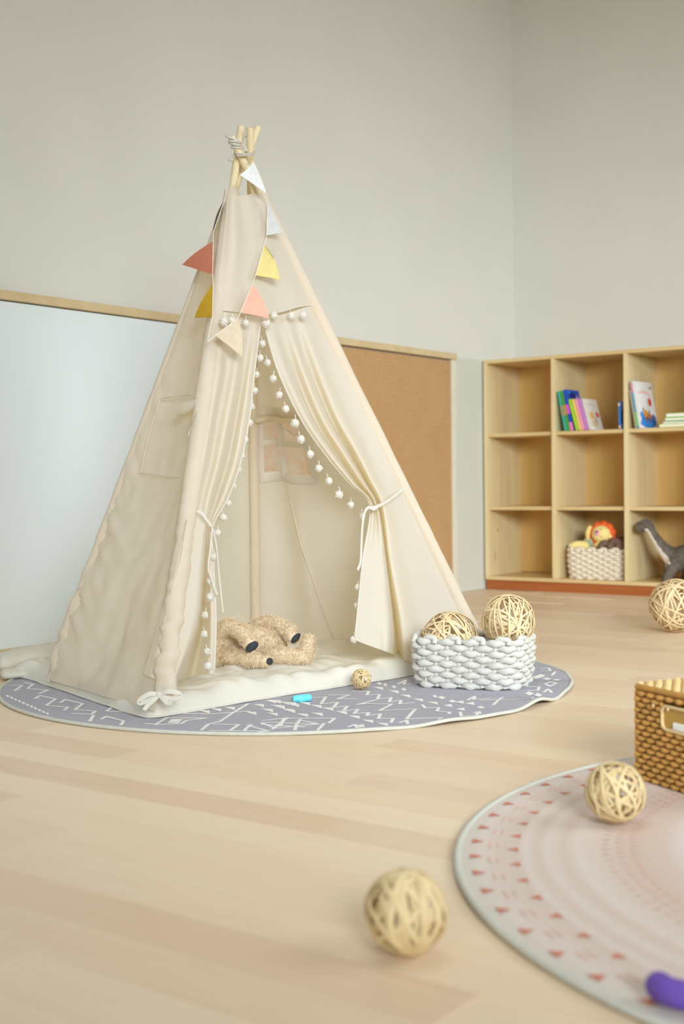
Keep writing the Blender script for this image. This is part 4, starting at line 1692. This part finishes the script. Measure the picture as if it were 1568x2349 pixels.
def book(x, y, z, w, h, t, lean, col, label, yaw=0., cover=None, spine=None, group='picture books on the upper shelf', blobs=(), pages=(244, 238, 224), glyph=None):
    """upright book: spine towards the room (-y), leaning to the left by lean; x = left bottom edge of the spine"""
    o = shelf_root('book', x, y, z, label, 'book', yaw, group)
    rot = Matrix.Rotation(-lean, 3, 'Y')
    key = 'cover_%d_%d_%d' % tuple(col)
    mcov = MATS.get(key) or plain(key, col, .4, .4, .03, 20)
    mpag = MATS.get('book_pages') or plain('book_pages', pages, .8, .1, .05, 300)
    lift = t*math.sin(abs(lean)) if lean < 0 else 0

    def tr(m):
        m.v = [tuple(rot @ Vector(v)+Vector((0, 0, lift+.0003))) for v in m.v]
        return m
    c = MB()
    c.box((.001, w/2, h/2), (.002, w, h)).box((t-.001, w/2, h/2), (.002, w, h)).box((t/2, .001, h/2), (t, .002, h))
    part(o, 'cover', tr(c), mcov, local=True, smooth=False)
    part(o, 'pages', tr(MB().box((t/2, w/2-.002, h/2), (t-.004, w-.006, h-.006))), mpag, local=True, smooth=False)
    if spine:
        for k, (zz, hh, sc) in enumerate(spine):
            nm = 'ink_%d_%d_%d' % tuple(sc)
            ms = MATS.get(nm) or plain(nm, sc, .5, .3, .03)
            part(o, 'spine_print', tr(MB().box((t/2, -.0002, h*zz), (t*.96, .0008, h*hh))), ms, local=True, smooth=False)
    for k, (yy, zz, a, b, bc_) in enumerate(blobs):
        nm = 'ink_%d_%d_%d' % tuple(bc_)
        ms = MATS.get(nm) or plain(nm, bc_, .5, .3, .05)
        n = 14
        rbx = random.Random(k*13+int(x*1000))
        pts = [(t+.0004, w*yy+w*a*math.cos(2*math.pi*i/n)*rbx.uniform(.75, 1.1), h*zz+h*b*math.sin(2*math.pi*i/n)*rbx.uniform(.75, 1.1)) for i in range(n)]
        part(o, 'cover_print', tr(MB().poly(pts)), ms, local=True, smooth=False)
    if glyph:
        gy0, gy1, gz, gs, gc, arc = glyph
        nm = 'ink_%d_%d_%d' % tuple(gc)
        ms = MATS.get(nm) or plain(nm, gc, .5, .3, .03)
        m = MB()
        N = 11
        for i in range(N):
            q = i/(N-1)
            yy = w*(gy0+(gy1-gy0)*q)
            zz = h*(gz+arc*math.sin(math.pi*q)-.06*q)
            m.box((t+.0004, yy, zz), (.0006, w*(gy1-gy0)/N*.55, h*gs*(.8+.2*(i % 2))))
        part(o, 'cover_title', tr(m), ms, local=True, smooth=False)
    return o


X2 = CW+BT      # left inner face of the second column
X3 = 2*CW+BT
SP = .012
book(X2+.048, SP, SH1, .13, .200, .017, .20, (66, 176, 150), 'teal picture book, first from the left in the leaning row', spine=[(.5, .25, (150, 150, 120))])
book(X2+.0657, SP, SH1, .13, .202, .015, .20, (84, 160, 62), 'grass green picture book leaning between the teal and the blue one', spine=[(.52, .25, (176, 150, 70))])
book(X2+.0813, SP, SH1, .14, .206, .017, .20, (36, 84, 188), 'tall royal blue picture book with pink spots in the leaning row', spine=[(.52, .22, (214, 90, 200)), (.1, .2, (236, 130, 190))],
     blobs=((.45, .86, .3, .09, (30, 40, 120)), (.75, .82, .12, .06, (170, 150, 220)), (.2, .93, .12, .03, (40, 140, 220)), (.5, .6, .2, .1, (60, 120, 220))))
book(X2+.1095, SP, SH1, .125, .158, .018, .26, (166, 214, 58), 'lime green picture book, short, in the leaning row')
book(X2+.1285, SP, SH1, .125, .157, .014, .26, (240, 214, 116), 'pale yellow thin picture book in the leaning row')
book(X2+.1434, SP, SH1, .125, .157, .017, .26, (246, 160, 186), 'pink picture book leaning between yellow and purple ones')
book(X2+.1614, SP, SH1, .125, .156, .020, .26, (196, 134, 206), 'purple picture book in the leaning row, next to the white one')
book(X2+.1825, SP, SH1, .14, .158, .010, .26, (234, 228, 218), 'white picture book with animal cover, rightmost of the leaning row',
     blobs=((.35, .45, .2, .14, (236, 190, 110)), (.42, .2, .24, .13, (226, 208, 168)), (.78, .5, .17, .1, (226, 110, 100)), (.6, .3, .07, .12, (180, 160, 130)), (.25, .05, .2, .06, (246, 242, 236))),
     glyph=(.2, .8, .82, .035, (190, 180, 160), .04))
book(X2+CW-BT-.030, .01, SH1, .13, .130, .011, .03, (70, 130, 200), 'small dark book with light blue spine standing alone by the divider', spine=[(.9, .1, (230, 190, 160)), (.08, .1, (230, 190, 150))],
     blobs=((.5, .5, .49, .49, (44, 40, 60)), (.4, .8, .3, .12, (180, 40, 40)), (.4, .3, .25, .1, (90, 60, 60))))
# third column: white storybook in front of two others, and a stack
book(X3+.034, .012, SH1, .15, .185, .011, .17, (186, 168, 150), 'brown grey book, leftmost, leaning on the second divider', group='books in the third column')
book(X3+.0456, .010, SH1, .16, .226, .011, .17, (96, 170, 200), 'blue book with pinkish top, mostly hidden behind the white storybook', spine=[(.88, .22, (206, 140, 150)), (.2, .3, (130, 200, 110))], group='books in the third column')
book(X3+.0574, .008, SH1, .185, .228, .009, .17, (240, 240, 240), 'tall white storybook with blue sea and orange boat cover', yaw=-.05, group='books in the third column',
     blobs=((.5, .13, .49, .135, (62, 140, 224)), (.2, .27, .14, .09, (74, 150, 226)), (.85, .2, .14, .12, (90, 150, 226)), (.42, .27, .14, .16, (230, 150, 60)), (.62, .23, .2, .10, (226, 140, 62)), (.8, .22, .1, .1, (190, 130, 80)),
            (.62, .50, .07, .14, (224, 226, 226)), (.75, .57, .11, .10, (222, 72, 52)), (.62, .33, .05, .08, (120, 110, 110)), (.3, .4, .05, .05, (90, 110, 100)), (.9, .88, .06, .03, (150, 90, 70))),
     glyph=(.2, .85, .76, .05, (236, 150, 140), .05))
stz = SH1
for k, (x0, y0, w, d, t, c1, lab) in enumerate((
        (.155, .010, .20, .15, .016, (206, 220, 120), 'yellow green bottom book of the flat stack'),
        (.170, .018, .185, .15, .012, (196, 204, 190), 'grey white second book up in the flat stack'),
        (.182, .012, .178, .15, .017, (96, 176, 74), 'green third book up in the flat stack, white pages'),
        (.186, .016, .172, .15, .020, (150, 202, 84), 'light green top book of the flat stack'))):
    o = shelf_root('book', X3+x0, y0, stz+.0002, lab, 'book', (-.04, .03, 0, .02)[k], 'books in the third column')
    key = 'cover_%d_%d_%d' % c1
    mc = MATS.get(key) or plain(key, c1, .4, .4, .03, 20)
    part(o, 'cover', MB().box((w/2, d/2, .0015), (w, d, .003)).box((w/2, d/2, t-.0015), (w, d, .003)).box((w/2, d-.0015, t/2), (w, .003, t)), mc, local=True, smooth=False)
    part(o, 'pages', MB().box((w/2, d/2-.002, t/2), (w-.006, d-.006, t-.006)), MATS['book_pages'], local=True, smooth=False)
    stz += t+.0004

# basket in the shelf
b2 = shelf_root('rope_basket', X2+.19, .135, SH0, 'small cream rope basket of plush toys in the bottom middle cubby', 'basket', .02)
rope_basket(b2, .152, .095, .150, 30, 11, M_rope2, .0088, corner=.05)

# lion plush sitting in that basket
M_yel = mk_fur('yellow_plush', (244, 222, 140), (248, 230, 158))
M_org = mk_fur('orange_plush', (238, 96, 50), (244, 122, 70))
M_sage = mk_fur('sage_plush', (168, 180, 150), (184, 194, 164))
M_pink = plain('pink_muzzle', (240, 176, 186), .8, .1)
M_brn = mk_fur('brown_plush', (120, 96, 82), (142, 116, 100))
M_dino = mk_fur('grey_plush', (100, 92, 82), (124, 114, 102))
M_dinow = mk_fur('white_plush', (222, 214, 204), (236, 228, 218))

sx = .000415    # metres per detail unit
ZB = SH0


def SX(zx, zy, y, x0=X2, z0=None):
    # detail drawing of the cubby: 40 = left inner face, 830 = cubby floor
    return np.array([(zx-38)*sx, y, (835-zy)*sx])


li = shelf_root('plush_lion', X2, 0, ZB, 'yellow plush lion with orange mane and sage shirt in the shelf basket', 'plush toy')
mb = MB()
limb(mb, [SX(300, 450, .13), SX(380, 400, .13), SX(430, 390, .13)], [.036, .040, .034], 10)
part(li, 'shirt', remeshed(mb, 'shirt', M_sage, .006, 3), None, 'sage green shirt', local=True)
mb = MB()
limb(mb, [SX(345, 370, .11), SX(350, 290, .10), SX(375, 235, .10)], [.014, .015, .015], 10)
part(li, 'arm', remeshed(mb, 'arm', M_yel, .004, 3), None, local=True)
mb = MB()
limb(mb, [SX(310, 450, .10), SX(230, 440, .085), SX(170, 450, .075)], [.026, .024, .018], 10)
part(li, 'leg', remeshed(mb, 'leg', M_yel, .005, 3), None, local=True)
part(li, 'foot', MB().sphere(SX(150, 448, .072), (.010, .012, .013), 12, 8), M_dinow, 'white foot tip', local=True)
mb = MB()
limb(mb, [SX(460, 450, .09), SX(500, 430, .08), SX(530, 425, .075)], [.016, .016, .014], 8)
part(li, 'arm', remeshed(mb, 'arm', M_yel, .004, 3), None, local=True)
hc = SX(535, 300, .085)
mb = MB()
for k in range(10):
    a = 2*math.pi*k/10+.2
    mb.sphere((hc[0]+.053*math.cos(a), hc[1]+.018, hc[2]+.046*math.sin(a)), (.021, .016, .021), 12, 8)
mb.sphere((hc[0], hc[1]+.018, hc[2]), (.056, .02, .050), 14, 10)
part(li, 'mane', remeshed(mb, 'mane', M_org, .004, 2), None, 'orange lobed mane', local=True)
part(li, 'head', MB().sphere(hc, (.049, .030, .043), 20, 14), M_yel, 'yellow face', local=True)
part(li, 'muzzle', MB().sphere(hc+np.array([-.008, -.026, .006]), (.017, .010, .015), 14, 10), M_pink, 'pink muzzle', local=True)
part(li, 'nose', MB().sphere(hc+np.array([-.006, -.036, .012]), (.006, .004, .005), 10, 8), M_black, 'black nose', local=True)
for dx, dz in ((.014, -.012), (.012, .024)):
    part(li, 'eye', MB().sphere(hc+np.array([dx, -.028, dz]), (.003, .003, .003), 8, 6), M_black, local=True)
part(li, 'ear', MB().sphere(hc+np.array([.048, -.006, -.010]), (.012, .008, .012), 12, 8), M_yel, local=True)

br = shelf_root('plush_bear', X2, 0, ZB, 'dark brown plush animal curled behind the lion in the shelf basket', 'plush toy')
mb = MB()
limb(mb, [SX(600, 440, .12), SX(700, 430, .13), SX(790, 420, .13)], [.036, .040, .036], 14)
limb(mb, [SX(660, 420, .08), SX(720, 385, .07), SX(790, 405, .07), SX(840, 440, .075)], [.018, .019, .018, .016], 14)
limb(mb, [SX(640, 440, .08), SX(590, 410, .07), SX(555, 450, .065)], [.019, .018, .018], 10)
limb(mb, [SX(690, 470, .06), SX(680, 440, .055)], [.016, .015], 5)
limb(mb, [SX(780, 450, .06), SX(770, 480, .055)], [.022, .018], 5)
bme = remeshed(mb, 'body', M_brn, .005, 2)
part(br, 'body', bme, None, local=True)
part(br, 'fur', fur(bme, 4000, .007, 5, M_brn), M_brn, local=True, stuff=True, smooth=False)

# dinosaur plush in the third cubby: x from the left inner face of the third column
dn = shelf_root('plush_dinosaur', X3, 0, ZB, 'grey long necked plush dinosaur with white throat in the bottom right cubby', 'plush toy')
ds = .000405


def DX(zx, zy, y):
    return np.array([(zx-905)*ds+.012, y, (848-zy)*ds])


mb = MB()
limb(mb, [DX(1050, 175, .05), DX(1010, 190, .045), DX(975, 215, .04)], [.028, .026, .022], 10)
limb(mb, [DX(1070, 190, .055), DX(1140, 320, .065), DX(1220, 450, .08), DX(1320, 560, .10), DX(1400, 600, .11)], [.024, .023, .030, .045, .058], 24)
limb(mb, [DX(1400, 590, .11), DX(1520, 570, .12), DX(1610, 590, .12), DX(1680, 640, .12)], [.060, .068, .060, .036], 16)
limb(mb, [DX(1380, 620, .07), DX(1340, 720, .06), DX(1300, 810, .055)], [.036, .028, .024], 12)
limb(mb, [DX(1260, 680, .14), DX(1240, 760, .14), DX(1225, 815, .14)], [.030, .023, .021], 10)
limb(mb, [DX(1480, 700, .15), DX(1450, 780, .15), DX(1440, 815, .15)], [.032, .025, .022], 10)
limb(mb, [DX(1600, 680, .07), DX(1590, 760, .065), DX(1580, 812, .06)], [.038, .028, .024], 10)
limb(mb, [DX(1690, 640, .14), DX(1715, 680, .18), DX(1722, 760, .21)], [.04, .024, .012], 12)
dm = remeshed(mb, 'body', [M_dino, M_dinow], .006, 3)
cl = crom([DX(1075, 250, .035), DX(1150, 400, .04), DX(1210, 520, .05), DX(1250, 610, .06), DX(1330, 690, .09), DX(1480, 730, .10), DX(1640, 730, .10)], 40)
rd = crom([[.012], [.018], [.028], [.036], [.04], [.035], [.03]], 40)[:, 0]
if len(dm.materials) < 2:
    dm.materials.append(M_dinow)
for pgn in dm.polygons:
    c = np.array(pgn.center)
    d_ = np.linalg.norm((cl-c)*np.array([1, .55, 1]), axis=1)-rd
    leg = c[2] < .045 or (abs(c[1]-.06) < .035 and c[2] < .085)
    pgn.material_index = 1 if (d_.min() < 0 and not leg and pgn.normal.x*-1+pgn.normal.z*-.7+pgn.normal.y*-.2 > .15) else 0
part(dn, 'body', dm, None, local=True)
part(dn, 'fur', fur(dm, 9000, .0065, 8, M_dino, keep=lambda c: 1.0*(np.min(np.linalg.norm((cl[None, :, :]-c[:, None, :])*np.array([1, .55, 1]), axis=2)-rd[None, :], axis=1) > .004)), M_dino, local=True, stuff=True, smooth=False)
part(dn, 'eye', MB().sphere(DX(1035, 165, .018), (.004, .003, .004), 8, 6), M_black, local=True)
part(dn, 'muzzle', MB().sphere(DX(965, 215, .038), (.020, .020, .022), 14, 10), mk_fur('olive_plush', (112, 96, 66), (130, 112, 78)), 'olive brown muzzle', local=True)
